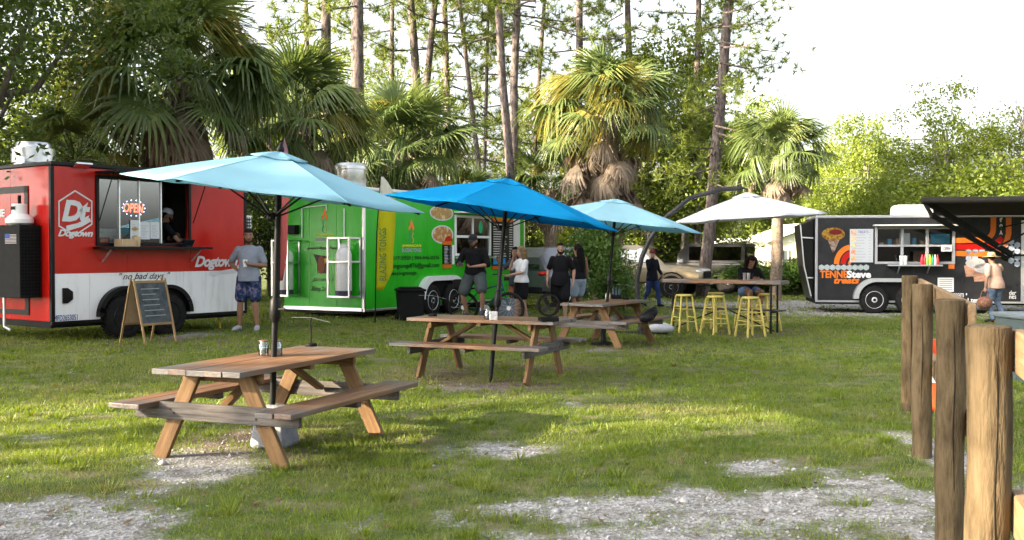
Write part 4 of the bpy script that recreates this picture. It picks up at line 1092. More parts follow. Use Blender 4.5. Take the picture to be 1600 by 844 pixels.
a0, a1, b0, b1 = fbox(dark, 1470, 383, 1487, 393); nb = MB().bb(a0, a1, -.045, -.035, b0, b1).build('open_notice', paper_m, dark); lettering('OPEN', (a0 + .05, a1 - .05, b0 + .03, b0 + .11), matte_black, nb, off=-.046)
# graphics
lettering('TENNE', fbox(dark, 1281, 423, 1324, 434.5), orange_m, dark, bold=.03, off=-.004)
lettering('Steve', fbox(dark, 1323, 423, 1361, 434.5), wht_v, dark, bold=.045, off=-.007)
lettering('treats', fbox(dark, 1303, 434, 1343, 443.5), orange_m, dark, bold=.04, shear=.35, off=-.010)
def hexa(cx, cz, r): return [(cx + r * math.sin(i * math.pi / 3), cz + r * math.cos(i * math.pi / 3)) for i in range(6)]
hx_m = M('badge_pale', (.36, .40, .41), .5, c2=(.24, .29, .29), scale=18, contrast=(.4, .6))
for i in range(9):
    a, z = face_pix(dark, 1283.5 + i * 8.75, 418); flat_poly(hexa(a, z, .078), hx_m, dark, 'hexagon_badge')
hz = MB
for (zx, zy) in ((320, 360), (360, 358), (400, 358), (320, 397), (358, 397), (575, 300), (612, 318), (500, 340), (540, 318), (578, 337), (612, 355), (575, 374), (540, 388), (575, 412), (612, 395), (612, 432)):
    a, z = face_pix(dark, 1430 + zx / 3.835, 300 + zy / 3.835); flat_poly(hexa(a, z, .078), M('badge_blue', (.22, .28, .38), .5, c2=(.36, .40, .46), scale=18), dark, 'hexagon_badge')
menu = menu_board(dark, 1328, 358, 1364, 410, 11, False, bg=M('menu_white', (.42, .44, .46), .6), ink=grey_v)
a0, a1, b0, b1 = fbox(dark, 1328, 358, 1364, 410); pc = [(.5, .25, .08), (.55, .12, .05), (.3, .35, .12), (.6, .3, .1), (.5, .1, .06)]
for i in range(5): flat_poly(ell(a0 + .09, b0 + .09 + i * .17, .07, .07, 12), M('treat_%d' % i, pc[i], .6, c2=(.6, .5, .35), scale=20), menu, 'treat_print', off=-.025)
lettering('TREATS', (a0 + .2, a1 - .12, b1 - .11, b1 - .04), navy_v, menu, off=-.022)
def stripe(pts, w, mat, name='stripe', off=-.004):
    pts = [face_pix(dark, *p) for p in pts]; mb = MB(); Ls = []
    for i, p in enumerate(pts):
        q0, q1 = pts[max(0, i - 1)], pts[min(len(pts) - 1, i + 1)]; dx, dz = q1[0] - q0[0], q1[1] - q0[1]; l = math.hypot(dx, dz)
        Ls.append(((p[0] - dz / l * w / 2, p[1] + dx / l * w / 2), (p[0] + dz / l * w / 2, p[1] - dx / l * w / 2)))
    for a, b in zip(Ls, Ls[1:]): mb.prism([a[0], b[0], b[1], a[1]], off, off - .002)
    return mb.build(name, mat, dark)
def arc_px(cx, cy_, rx, ry, a0, a1, n=10): return [(cx + rx * math.cos(R(a0 + (a1 - a0) * i / n)), cy_ - ry * math.sin(R(a0 + (a1 - a0) * i / n))) for i in range(n + 1)]
stripe(arc_px(1332, 413, 25, 27, 180, 100), .13, orange_m); stripe(arc_px(1332, 413, 14.5, 17, 180, 105), .13, redv_m); stripe(arc_px(1332, 413, 5, 6, 180, 105), .07, orange_m)
stripe([(1492, 376), (1530, 375)] + arc_px(1535, 357, 17, 18, -80, 0) + [(1552, 337)], .13, orange_m)
stripe([(1492, 386), (1540, 386), (1552, 384), (1566, 372)], .14, redv_m)
stripe([(1492, 396), (1540, 397), (1560, 393), (1572, 380), (1576, 365), (1576, 337)], .13, orange_m)
for i, s in enumerate(('f', 'o', 'A')):
    a0, a1, b0, b1 = fbox(dark, 1561.5, 340 + i * 10, 1566.5, 347 + i * 10); lettering(s, (a0, a1, b0, b1), wht_v, dark, bold=.04)
# bubble cone picture
a, z = face_pix(dark, 1302, 366)
flat_poly(ell(a, z, .29, .17, 24), M('waffle', (.26, .15, .02), .6, c2=(.09, .04, .01), scale=16, contrast=(.42, .6)), dark, 'cone_picture')
flat_poly(ell(a + .06, z + .05, .16, .07, 18), M('syrup', (.10, .008, .006), .4), dark, 'cone_syrup', off=-.007)
flat_poly([(a - .14, z - .13), (a + .16, z - .13), (a + .02, z - .46), (a - .02, z - .46)], M('cone_dark', (.10, .04, .02), .6, c2=(.3, .25, .22), scale=12), dark, 'cone_tip', off=-.0035)
for (zx, zy) in ((355, 465), (405, 495)):
    a, z = face_pix(dark, 1430 + zx / 3.835, 300 + zy / 3.835)
    flat_poly([(a - .25, z + .1), (a + .25, z + .1), (a + .18, z - .16), (a - .2, z - .18)], M('basket_print', (.30, .13, .07), .6, c2=(.38, .24, .18), scale=22), dark, 'basket_print', off=-.005)
    flat_poly(ell(a + .02, z + .16, .24, .13, 14), M('cream_print', (.33, .33, .33), .6, c2=(.22, .03, .03), scale=10, contrast=(.5, .75)), dark, 'cream_print', off=-.008)
lettering('cream •', fbox(dark, 1486, 458, 1511, 464.5), wht_v, dark); lettering('| tennes', fbox(dark, 1512, 466, 1544, 473.5), wht_v, dark, bold=.02)
lettering('es,', fbox(dark, 1496, 466, 1506, 472), wht_v, dark, bold=.02); lettering('der', fbox(dark, 1577, 454, 1587.5, 461), wht_v, dark); lettering('nes', fbox(dark, 1577, 462, 1587.5, 467), wht_v, dark)
a0, a1, b0, b1 = fbox(dark, 1465, 434, 1490, 456); lv = MB().bb(a0, a1, -.02, -.004, b0, b1).build('vent', wht_v, dark, bevel=.004); m = MB()
for i in range(6): m.bb(a0 + .04, a1 - .04, -.026, -.0205, b0 + .05 + i * .05, b0 + .07 + i * .05)
m.build('louver', M('louver_grey', (.25, .25, .26), .5), lv)
a0, a1, b0, b1 = fbox(dark, 1482, 413, 1491, 420); MB().bb(a0, a1, -.01, -.004, b0, b1).build('orange_tag', orange_m, dark)
dx_ = face_pix(dark, 1595, 420)[0]; MB().bb(dx_, dx_ + .9, -.02, -.003, dz0, dz1 - .08).build('diamond_door', M('tread_plate', (.42, .42, .44), .35, .8, c2=(.55, .55, .56), scale=40), dark)
wa = face_pix(dark, 1365, 480)[0]
DWX = [wa, wa + .88]
for x in DWX: wheel(dark, (x, .0, .35), .36, .22, M('silver_rim', (.55, .56, .58), .4, .1), 8)
fender(dark, DWX, .38, .52, M('tread_fender', (.50, .50, .52), .35, .8, c2=(.62, .62, .64), scale=40), .16, th=.09)
ax = face_pix(dark, 1405, 330)[0]
MB().prism([(ax, dz1 + .07), (ax + .02, dz1 + .30), (ax + .10, dz1 + .36), (ax + .95, dz1 + .36), (ax + 1.0, dz1 + .07)], .5, 1.2).build('roof_air_conditioner', M('ac_cream', (.50, .49, .42), .5), dark, bevel=.03)
# raised awning on two black arms
def dl(u, v, Y):
    p = at(u, v, Y) - dark.location; rz = dark.rotation_euler.z; c, s = math.cos(rz), math.sin(rz); return Vector((c * p.x + s * p.y, -s * p.x + c * p.y, p.z))
ra = dl(1440, 314, 23.8); rb = Vector((DL + 1.5, ra.y, ra.z + .03))
awn = MB().tube([ra, rb], .085, 12).build('awning_roller', matte_black, dark, smooth=40)
fa = ra + Vector((.25, .05, .06)); wz_ = dz1 + .045; wl = fa.x + .55
fm = MB(); n = 8
for i in range(n):
    t0, t1 = i / n, (i + 1) / n; A0 = fa.lerp(Vector((wl, -.02, wz_)), t0); A1 = fa.lerp(Vector((wl, -.02, wz_)), t1); B0 = Vector((DL + 1.4, A0.y, A0.z)); B1 = Vector((DL + 1.4, A1.y, A1.z))
    sg0, sg1 = -.05 * math.sin(math.pi * t0), -.05 * math.sin(math.pi * t1); z_ = Vector((0, 0, 1))
    fm.add([A0 + z_ * sg0, B0 + z_ * sg0, B1 + z_ * sg1, A1 + z_ * sg1], [(0, 1, 2, 3)])
fab = fm.mesh('awning_fabric', cloth_mat('awning_black', (.05, .048, .05), .12)); fo = link('awning_fabric', fab, dark); sm_ = fo.modifiers.new('thick', 'SOLIDIFY'); sm_.thickness = .004
w1 = dl(1578, 398, 25.7); w1.y = -.05; w2 = dl(1572, 405, 25.7); w2.y = -.05
ar = MB(); ar.beam(ra + Vector((.05, 0, .02)), w1, .07, .14); ar.beam(ra + Vector((.22, .05, -.32)), w2, .06, .11); ar.beam(ra + Vector((.02, 0, .05)), ra + Vector((.24, .06, -.34)), .06, .07)
ar.beam(w1 + Vector((-.1, 0, -.02)), w1 + Vector((1.6, -.1, .02)), .03, .04); ar.beam(dl(1560, 385, 25), dl(1640, 345, 24), .03, .04); ar.beam(dl(1562, 356, 25), dl(1640, 340, 24), .03, .03)
ar.build('awning_arm', matte_black, dark)
# condiments and cups on its shelf
cols = [(.6, .03, .06), (.55, .03, .03), (.15, .4, .1), (.55, .5, .05), (.05, .3, .12), (.65, .65, .65), (.5, .05, .05)]
nms = ['red', 'dark red', 'green', 'mustard yellow', 'deep green', 'white', 'crimson']
for i in range(7):
    a, z = face_pix(dark, 1438 + i * 4.0, 412)
    o = MB().lathe([(.035, 0), (.038, .02), (.038, .15), (.018, .19), (.012, .25), (.002, .26)], (0, 0, 0), 12).build('sauce_bottle', M('bottle_%d' % i, cols[i], .35), smooth=40)
    tloc(o, dark, a, -.2, sz0 + .06); tag(o, nms[i] + ' sauce bottle on the dark trailer shelf, counted %s from the left' % ('first second third fourth fifth sixth seventh'.split()[i]), 'bottle')
for i, s in enumerate(('left', 'right')):
    a, z = face_pix(dark, 1406 + i * 6, 412)
    o = MB().lathe([(.04, 0), (.055, .22), (.05, .22), (.037, .01), (.0, .01)], (0, 0, 0), 16).build('paper_cup', white_m, smooth=40); tloc(o, dark, a, -.2, sz0 + .06); tag(o, s + ' white paper cup at the left end of the dark trailer shelf', 'cup')
# ------------------------------------------------------------------ timber
top_wood = M('stained_wood', (.26, .115, .045), .5, c2=(.40, .20, .085), scale=3.0, bump=.25, bscale=20, stretch=(.7, 9, 9), c3=(.30, .15, .07), rand=.12)
leg_wood = M('honey_wood', (.100, .055, .023), .65, c2=(.185, .114, .056), scale=3.0, bump=.25, bscale=20, stretch=(.7, 9, 9), c3=(.145, .083, .036), rand=.15)
grey_wood = M('weathered_wood', (.055, .050, .047), .85, c2=(.15, .135, .125), scale=3.2, bump=.4, bscale=22, stretch=(.6, 10, 10), rand=.12)
def worn_wood():
    """stained board whose ends and edges have weathered to grey"""
    m, n, L, p = new_mat('worn_stained_wood')
    tc = n.new('ShaderNodeTexCoord'); oi = n.new('ShaderNodeObjectInfo'); ad = n.new('ShaderNodeVectorMath'); ml = n.new('ShaderNodeMath'); ml.operation = 'MULTIPLY'; ml.inputs[1].default_value = 41
    L.new(oi.outputs['Random'], ml.inputs[0]); L.new(tc.outputs['Object'], ad.inputs[0]); L.new(ml.outputs[0], ad.inputs[1])
    mp = n.new('ShaderNodeMapping'); mp.inputs['Scale'].default_value = (.8, 10, 10); L.new(ad.outputs[0], mp.inputs[0])
    t = n.new('ShaderNodeTexNoise'); t.inputs['Scale'].default_value = 3; t.inputs['Detail'].default_value = 8; L.new(mp.outputs[0], t.inputs[0])
    r = n.new('ShaderNodeValToRGB'); e = r.color_ramp.elements
    e[0].position = .3; e[0].color = (.090, .038, .0145, 1); e[1].position = .7; e[1].color = (.20, .098, .043, 1)
    L.new(t.outputs[0], r.inputs[0])
    t2 = n.new('ShaderNodeTexNoise'); t2.inputs['Scale'].default_value = 2.2; t2.inputs['Detail'].default_value = 6; L.new(ad.outputs[0], t2.inputs[0])
    sp = n.new('ShaderNodeSeparateXYZ'); L.new(tc.outputs['Generated'], sp.inputs[0])
    sb = n.new('ShaderNodeMath'); sb.operation = 'SUBTRACT'; sb.inputs[1].default_value = .5; L.new(sp.outputs[0], sb.inputs[0])
    ab = n.new('ShaderNodeMath'); ab.operation = 'ABSOLUTE'; L.new(sb.outputs[0], ab.inputs[0])
    mu = n.new('ShaderNodeMath'); mu.operation = 'MULTIPLY_ADD'; mu.inputs[1].default_value = 1.0; L.new(ab.outputs[0], mu.inputs[0]); L.new(t2.outputs[0], mu.inputs[2])
    mr = n.new('ShaderNodeMapRange'); mr.inputs[1].default_value = .72; mr.inputs[2].default_value = 1.02; L.new(mu.outputs[0], mr.inputs[0])
    g = n.new('ShaderNodeValToRGB'); g.color_ramp.elements[0].color = (.05, .046, .044, 1); g.color_ramp.elements[1].color = (.155, .14, .13, 1); L.new(t.outputs[0], g.inputs[0])
    mx = n.new('ShaderNodeMixRGB'); L.new(mr.outputs[0], mx.inputs[0]); L.new(r.outputs[0], mx.inputs[1]); L.new(g.outputs[0], mx.inputs[2])
    L.new(mx.outputs[0], p.inputs['Base Color']); p.inputs['Roughness'].default_value = .5
    b = n.new('ShaderNodeBump'); b.inputs['Strength'].default_value = .3; b.inputs['Distance'].default_value = .01; L.new(t.outputs[0], b.inputs['Height']); L.new(b.outputs[0], p.inputs['Normal'])
    return m
worn = worn_wood()
def picnic_table(label, x, y, rz, L=1.95, H=.73, W=.78):
    t = thing('picnic_table', label, 'picnic table', (x, y, gz(x, y)), rz, 'wooden picnic tables on the lawn')
    n = 5; pw = W / n
    for i in range(n):                                     # top boards along local x
        yy = -W / 2 + pw * (i + .5); j = rnd.uniform(-.012, .012)
        timber('tabletop_plank', (-L / 2 + j, yy, H - .02 + rnd.uniform(-.002, .002)), (L / 2 + j, yy, H - .02), pw - .002, .04, worn, t, bevel=.003)
    for s in (-1, 1):
        for k in range(2):
            yy = s * (.585 + k * .15); j = rnd.uniform(-.012, .012)
            timber('bench_plank', (-L / 2 + j, yy, .435), (L / 2 + j, yy, .435), .146, .04, worn, t)
    lx = L / 2 - .27
    for e in (-1, 1):
        for s in (-1, 1):
            timber('leg', (e * lx, s * .56, .0), (e * lx, s * .22, H - .045), .04, .125, leg_wood, t, up=(0, s, .3))
        timber('bench_support', (e * (lx + .041), -.74, .385), (e * (lx + .041), .74, .385), .038, .13, grey_wood, t)
        timber('top_cleat', (e * (lx - .042), -.36, H - .075), (e * (lx - .042), .36, H - .075), .038, .085, leg_wood, t)
        timber('brace', (e * (lx - .02), 0, .40), (e * .18, 0, H - .06), .075, .04, leg_wood, t, up=(1, 0, 0))
        for s in (-1, 1):
            for k in range(2): MB().lathe([(.011, 0), (.010, .004), (.001, .006)], (0, 0, 0), 8, 'x').build('bolt', M('rusty_bolt', (.05, .035, .028), .6, .5), t, (e * (lx + .060), s * (.372 + .035 * k), .37 + .03 * k), (0, 0, 0 if e > 0 else math.pi))
    timber('middle_cleat', (0, -.36, H - .06), (0, .36, H - .06), .06, .04, leg_wood, t)
    for s in (-1, 1): timber('bench_cleat', (0, s * .52, .39), (0, s * .79, .39), .06, .045, grey_wood, t)
    return t
TA = math.atan2(.93, .37)
picnic_table('nearest picnic table, with two glass jars and the light blue umbrella through it', -1.93, 8.30, TA)
picnic_table('middle picnic table, seen long side on, under the dark blue umbrella', -.26, 12.65, math.atan2(-.40, .915))
picnic_table('farthest picnic table, beside the leafy bush and the bar stools', 1.62, 17.6, R(60))

# ------------------------------------------------------------------ umbrellas
def canopy_mesh(n, Rr, drop, mat, a0, sag=.05, rings=7, hem=.0, cap=False):
    vs, fs = [], []; seg = 6
    for i in range(rings + 1):
        q = i / rings; 
        for k in range(n * seg):
            f_ = k % seg / seg; c0 = a0 + 2 * math.pi * (k // seg) / n; c1 = c0 + 2 * math.pi / n
            p0 = Vector((math.cos(c0), math.sin(c0))); p1 = Vector((math.cos(c1), math.sin(c1))); p = p0.lerp(p1, f_)
            s_ = math.sin(math.pi * f_)
            rr = Rr * (.03 + .97 * q) * (1 - .035 * s_ * q)
            vs.append((p.x * rr, p.y * rr, -drop * (q ** 1.12) + sag * s_ * -.5 * math.sin(math.pi * q) * .9 - .012 * s_ * q + .014 * q * mnoise.noise((p.x * rr * 2.6 + a0 * 9, p.y * rr * 2.6, 1.7)) + .006 * q * mnoise.noise((p.x * rr * 7, p.y * rr * 7, 4.2))))
    N = n * seg
    for i in range(rings):
        for k in range(N): fs.append((i * N + k, i * N + (k + 1) % N, (i + 1) * N + (k + 1) % N, (i + 1) * N + k))
    vs.append((0, 0, .01)); fs += [(len(vs) - 1, k, (k + 1) % N)[::-1] for k in range(N)]
    me = bpy.data.meshes.new('canopy'); me.from_pydata(vs, [], fs); me.materials.append(mat)
    me.polygons.foreach_set('use_smooth', [True] * len(me.polygons)); me.set_sharp_from_angle(angle=R(14)); me.update()
    return me
pole_m = M('black_pole', (.004, .004, .004), .45, c2=(.008, .008, .008), scale=7)
def umbrella(label, base, top, Rr, drop, tilt_x, a0, mat, crank=1.25, stub=.0, base_h=.0):
    """tilt_x > 0 lowers the right hand rim"""
    base = Vector(base); top = Vector(top)
    t = thing('market_umbrella', label, 'umbrella', base, 0); d = (top - base)
    MB().tube([(0, 0, 0), d * .97], .026, 12).build('pole', pole_m, t, smooth=50)
    c = d * (crank / d.length)
    MB().tube([c - d.normalized() * .11, c - d.normalized() * .07, c + d.normalized() * .07, c + d.normalized() * .1], [.028, .045, .045, .028], 12).tube([c + Vector((.02, -.02, 0)), c + Vector((.09, -.05, 0))], .012, 6).build('crank', pole_m, t, smooth=40)
    rot = Matrix.Rotation(tilt_x[0], 3, 'Y') @ Matrix.Rotation(tilt_x[1], 3, 'X')
    cn = link('canopy', canopy_mesh(6, Rr, drop, mat, a0), t, d, rot.to_euler()); sm = cn.modifiers.new('thick', 'SOLIDIFY'); sm.thickness = .004
    vt = link('vent_flap', canopy_mesh(6, Rr * .19, drop * .17, mat, a0, .03, 3), cn, (0, 0, .03)); sv_ = vt.modifiers.new('thick', 'SOLIDIFY'); sv_.thickness = .004
    MB().lathe([(.03, 0), (.035, .02), (.02, .05), (.012, .075), (.001, .08)], (0, 0, .03), 12).build('finial', pole_m, cn, smooth=50)
    for k in range(6):                                   # stitched seams over the ribs
        a = a0 + k * math.pi / 3; sp = [Vector((math.cos(a) * Rr * (.03 + .97 * q), math.sin(a) * Rr * (.03 + .97 * q), -drop * q ** 1.12 + .014 * q * mnoise.noise((math.cos(a) * Rr * (.03 + .97 * q) * 2.6 + a0 * 9, math.sin(a) * Rr * (.03 + .97 * q) * 2.6, 1.7)) + .003)) for q in (0, .2, .4, .6, .8, 1)]
        MB().tube(sp, .006, 5, ry=.003).build('seam', mat, cn)
    for k in range(6):
        a = a0 + k * math.pi / 3; o = Vector((math.cos(a), math.sin(a), 0))
        MB().beam(o * .04 + Vector((0, 0, -.03)), o * Rr * .97 + Vector((0, 0, -drop * .965 - .018)), .012, .018).build('rib', pole_m, cn)
        MB().beam(o * .04 + Vector((0, 0, -drop - .18)), o * Rr * .5 + Vector((0, 0, -drop * .46 - .035)), .010, .014).build('strut', pole_m, cn)
    MB().lathe([(.045, 0), (.045, .06)], (0, 0, -drop - .21), 12).build('hub', pole_m, cn)
    return t
aqua = cloth_mat('aqua_canvas', (.34, .60, .70), .42); blue = cloth_mat('blue_canvas', (.014, .31, .62), .42); paleaq = cloth_mat('pale_aqua_canvas', (.38, .64, .72), .42); whitec = cloth_mat('white_canvas', (.70, .70, .72), .35)
b1_ = Vector((-1.97, 8.35, gz(-1.97, 8.35)))
umbrella('light blue market umbrella standing in the nearest picnic table', b1_, at(437, 243, 8.4), 1.23, .32, (R(7.5), R(1)), R(8), aqua, 1.12)
b2_ = on_ground(766, 597)
umbrella('dark blue market umbrella over the middle picnic table', b2_, at(794, 283, 12.5), 1.47, .40, (R(8.5), R(0)), R(10), blue, 1.0)
b3_ = Vector((1.56, 17.45, gz(1.56, 17.45)))
umbrella('light blue market umbrella over the farthest picnic table', b3_, at(963, 314, 17.4), 1.55, .40, (R(6), R(0)), R(5), paleaq, 1.1)
o = MB().lathe([(.20, 0), (.21, .03), (.16, .30), (.14, .33), (.03, .34)], (0, 0, 0), 4).build('umbrella_weight', M('concrete', (.17, .18, .20), .9, c2=(.24, .25, .27), scale=10, bump=.3), None, (b1_.x + .03, b1_.y, b1_.z), (0, 0, .5), bevel=.012); tag(o, 'grey tapered concrete block holding the nearest umbrella pole', 'umbrella base')
o = MB().lathe([(.22, 0), (.22, .03), (.05, .06), (.035, .3), (.03, .3)], (0, 0, 0), 24).build('umbrella_stand', pole_m, None, b3_, smooth=40); tag(o, 'flat round black stand under the farthest table umbrella', 'umbrella base')
# white cantilever umbrella
cb = Vector((xw(1003, 19.8), 19.8, 0)); cb.z = gz(cb.x, cb.y)
ct = thing('cantilever_umbrella', 'white cantilever umbrella hanging from a curved grey arm over the bar table', 'umbrella', cb)
path = [at(u, v, 19.8) - cb for u, v in ((1003, 521), (998, 490), (996, 466), (995, 438), (1003, 402), (1015, 374), (1040, 340), (1079, 309), (1129, 296), (1160, 294))]
arm_m = M('grey_metal', (.025, .025, .027), .45, .3, c2=(.045, .045, .045), scale=6)
MB().tube(path, [.05] * 3 + [.045] * 7, 10).build('arm', arm_m, ct, smooth=50)
ap = at(1166, 305, 19.8) - cb
MB().tube([path[-1], at(1168, 296, 19.8) - cb, ap], .022, 8).build('hanger', arm_m, ct, smooth=50)
MB().bb(-.5, .5, -.03, .03, 0, .05).bb(-.03, .03, -.5, .5, .0, .049).build('cross_base', arm_m, ct)
cn = link('canopy', canopy_mesh(8, 1.55, .46, whitec, R(12), .05), ct, ap, (R(0), R(-3.5), 0)); sm = cn.modifiers.new('thick', 'SOLIDIFY'); sm.thickness = .004
vt = link('vent_flap', canopy_mesh(8, .3, .09, whitec, R(12), .03, 3), cn, (0, 0, .05)); sm = vt.modifiers.new('thick', 'SOLIDIFY'); sm.thickness = .004
for k in range(8):
    a = R(12) + k * math.pi / 4; q = Vector((math.cos(a), math.sin(a), 0)); MB().beam(q * .04 + Vector((0, 0, -.03)), q * 1.5 + Vector((0, 0, -.46)), .012, .018).build('rib', arm_m, cn)
for i, (dx, dy, lb) in enumerate(((.34, -.22, 'white sandbag lying on the base of the cantilever umbrella'),)):
    mb = MB().ball((0, 0, .08), (.26, .18, .10), 16, 9); me = mb.mesh('sandbag', M('white_sack', (.34, .35, .38), .8, c2=(.46, .47, .50), scale=9, bump=.4, bscale=14), 60)
    for v_ in me.vertices: v_.co.z = max(.0, v_.co.z + .02 * mnoise.noise(v_.co * 9)); 
    tag(link('sandbag', me, None, cb + Vector((dx, dy, .045)), (0, 0, .4 * i)), lb, 'sandbag')

# ------------------------------------------------------------------ bar table and stools
bt0, bt1 = Vector((3.22, 21.25, 0)), Vector((5.28, 19.78, 0)); bd = (bt1 - bt0).normalized(); bl = (bt1 - bt0).length; bz = math.atan2(bd.y, bd.x); bc = (bt0 + bt1) / 2
bar = thing('bar_table', 'long high wooden bar table on black pipe legs', 'table', (bc.x, bc.y, gz(bc.x, bc.y)), bz)
for i in range(2): timber('tabletop_plank', (-bl / 2, -.12 + i * .235, 1.0), (bl / 2, -.12 + i * .235, 1.0), .23, .075, worn, bar, bevel=.01)
for sx in (-1, 1):
    for sy in (-1, 1): MB().tube([(sx * (bl / 2 - .22), sy * .17, 0), (sx * (bl / 2 - .22), sy * .17, .965)], .021, 10).build('leg', pole_m, bar, smooth=50)
    MB().tube([(sx * (bl / 2 - .22), -.17, .95), (sx * (bl / 2 - .22), .17, .95)], .018, 8).tube([(sx * (bl / 2 - .22), -.17, .42), (sx * (bl / 2 - .22), .17, .42)], .018, 8).build('leg_rail', pole_m, bar, smooth=50)
timber('foot_plank', (-bl / 2 + .02, 0, .455), (bl / 2 - .02, 0, .455), .22, .03, M('dark_stain', (.02, .018, .017), .6, c2=(.05, .045, .04), scale=3, stretch=(1, 8, 8)), bar)
for s in (-1, 1): MB().tube([(s * (bl / 2 - .22), 0, .05), (s * .12, 0, .43)], .014, 8).build('brace', pole_m, bar, smooth=50)
yel = M('yellow_painted_wood', (.46, .36, .075), .55, c2=(.54, .45, .14), scale=7, bump=.15)
def stool():
    t = link('bar_stool', None); MB().lathe([(.0, .712), (.15, .712), (.165, .722), (.165, .742), (.15, .752), (.0, .752)], n=24).build('seat', yel, t, smooth=40)
    P = lambda s1, s2, z: Vector((s1 * (.20 - .085 * z / .72), s2 * (.20 - .085 * z / .72), z))
    for a in (-1, 1):
        for b in (-1, 1): MB().tube([P(a, b, 0), P(a, b, .715)], [.022, .019], 10).build('leg', yel, t, smooth=50)
    for z, pr in ((.22, 0), (.30, 1), (.46, 0), (.52, 1)):
        for s in (-1, 1):
            q = (P(-1, s, z), P(1, s, z)) if pr == 0 else (P(s, -1, z), P(s, 1, z)); MB().tube(q, .011, 8).build('rung', yel, t, smooth=50)
    return t
st0 = stool(); sp_ = [(3.42, 20.35, .3, 'leftmost yellow bar stool in front of the bar table'), (3.92, 19.75, .5, 'middle yellow bar stool in front of the bar table'), (4.22, 21.15, .2, 'yellow bar stool behind the table, half hidden by the middle front one'), (4.83, 20.98, .7, 'yellow bar stool the woman at the bar table sits on'), (4.46, 19.15, .4, 'yellow bar stool nearest to the photographer'), (5.12, 20.55, .6, 'yellow bar stool at the right end behind the bar table')]
for i, (x, y, r, lb) in enumerate(sp_):
    o = st0 if i == 0 else copy_tree(st0); o.location = (x, y, gz(x, y)); o.rotation_euler = (0, 0, r); tag(o, lb, 'bar stool', 'yellow bar stools around the bar table')

# ------------------------------------------------------------------ fence and cone
post_m = M('round_post_wood', (.045, .030, .015), .85, c2=(.12, .086, .048), scale=4, bump=.6, bscale=18, stretch=(4.5, 4.5, .9), c3=(.085, .061, .032), rand=.12)
rail_m = M('rail_wood', (.17, .105, .052), .75, c2=(.27, .18, .10), scale=3.5, bump=.3, bscale=20, stretch=(.7, 9, 9), rand=.08)
fd = Vector((.335, .942, 0)); fp = [Vector((1.69, 3.62, 0)), Vector((2.36, 5.5, 0)), Vector((3.15, 7.85, 0)), Vector((4.0, 10.3, 0))]
fence = thing('post_and_rail_fence', 'rustic wooden fence of round posts and board rails at the right', 'fence', fp[0])
for i, p in enumerate(fp + [fp[0] - fd * 2.2]):
    k = 10; r_ = random.Random(i); pts = [Vector((.004 * math.sin(j + i), .004 * math.cos(j * 1.3), -.3 + (1.63 + .005 * i) * j / k)) for j in range(k + 1)]; pts.append(pts[-1] + Vector((0, 0, .006)))
    mb = MB().tube(pts, [.075 * r_.uniform(.97, 1.03) for _ in range(k + 1)] + [.067], 20); o = mb.build('post', post_m, fence, p - fp[0], (0, 0, i * 1.1), smooth=45)
    ck = MB(); a = -1.57 - i * 1.1 + r_.uniform(-.5, .3)
    cpts = [Vector((math.cos(a + .05 * math.sin(j * .9 + i)) * .0752, math.sin(a + .05 * math.sin(j * .9 + i)) * .0752, .25 + j * .09)) for j in range(12)]
    ck.tube(cpts, [.0005] + [.0022 + .0012 * r_.random() for _ in range(10)] + [.0005], 5)
    ck.build('drying_crack', M('crack_dark', (.012, .009, .006), .95), o)
nrm = Vector((fd.y, -fd.x, 0))
for (a, b) in ((fp[3] + fd * .1, fp[1] - fd * .07), (fp[0] + fd * .08, fp[0] - fd * 2.4)):
    for z in (1.245, .67): timber('rail', a - fp[0] + nrm * .10 + Vector((0, 0, z)), b - fp[0] + nrm * .10 + Vector((0, 0, z)), .04, .15, rail_m, fence)
cn_ = thing('traffic_cone', 'orange traffic cone with a white band behind the fence posts', 'traffic cone', (xw(1461, 10.4) , 10.4, 0), .3)
om = M('cone_orange', (.85, .09, .02), .5)
MB().bb(-.18, .18, -.18, .18, 0, .03).build('base', om, cn_, bevel=.01); MB().lathe([(.14, .03), (.105, .25), (.075, .44), (.045, .62), (.03, .7), (.02, .7), (.001, .69)], n=22).build('cone', om, cn_, smooth=40)
MB().lathe([(.106, .27), (.08, .43)], n=22).build('band', M('reflective_white', (.75, .75, .75), .4), cn_, smooth=40)

# ------------------------------------------------------------------ things on the tables
jar_g = glass_mat('jar_glass', (.80, .86, .86), .10)
def jar(x, y, z, label, r=.042, h=.125):
    t = thing('glass_jar', label, 'jar', (x, y, z)); MB().lathe([(r * .9, 0), (r, .012), (r, h * .78), (r * .8, h * .88), (r * .8, h), (r * .72, h), (r * .72, h * .88), (r * .9, h * .75), (r * .9, .02), (.001, .015)], n=20).build('jar_body', jar_g, t, smooth=40)
    MB().lathe([(r * .84, h * .93), (r * .86, h * 1.03), (.001, h * 1.04)], n=20).build('lid_ring', M('rusty_lid', (.22, .15, .10), .6, .5), t, smooth=40); MB().lathe([(r * .82, .02), (r * .85, h * .55), (.001, h * .56)], n=16).build('contents', M('salt_white', (.42, .42, .40), .9, c2=(.6, .6, .58), scale=60), t)
def on_plane(u, v, z):
    d = pix_dir(u, v); p = CAM + d * ((z - CAM.z) / d.z); return p
T1 = .733
for (u, lb) in ((412, 'left glass jar beside the pole on the nearest table'), (433, 'right glass jar beside the pole on the nearest table')):
    p = on_plane(u, 556, T1); jar(p.x, p.y, T1, lb)
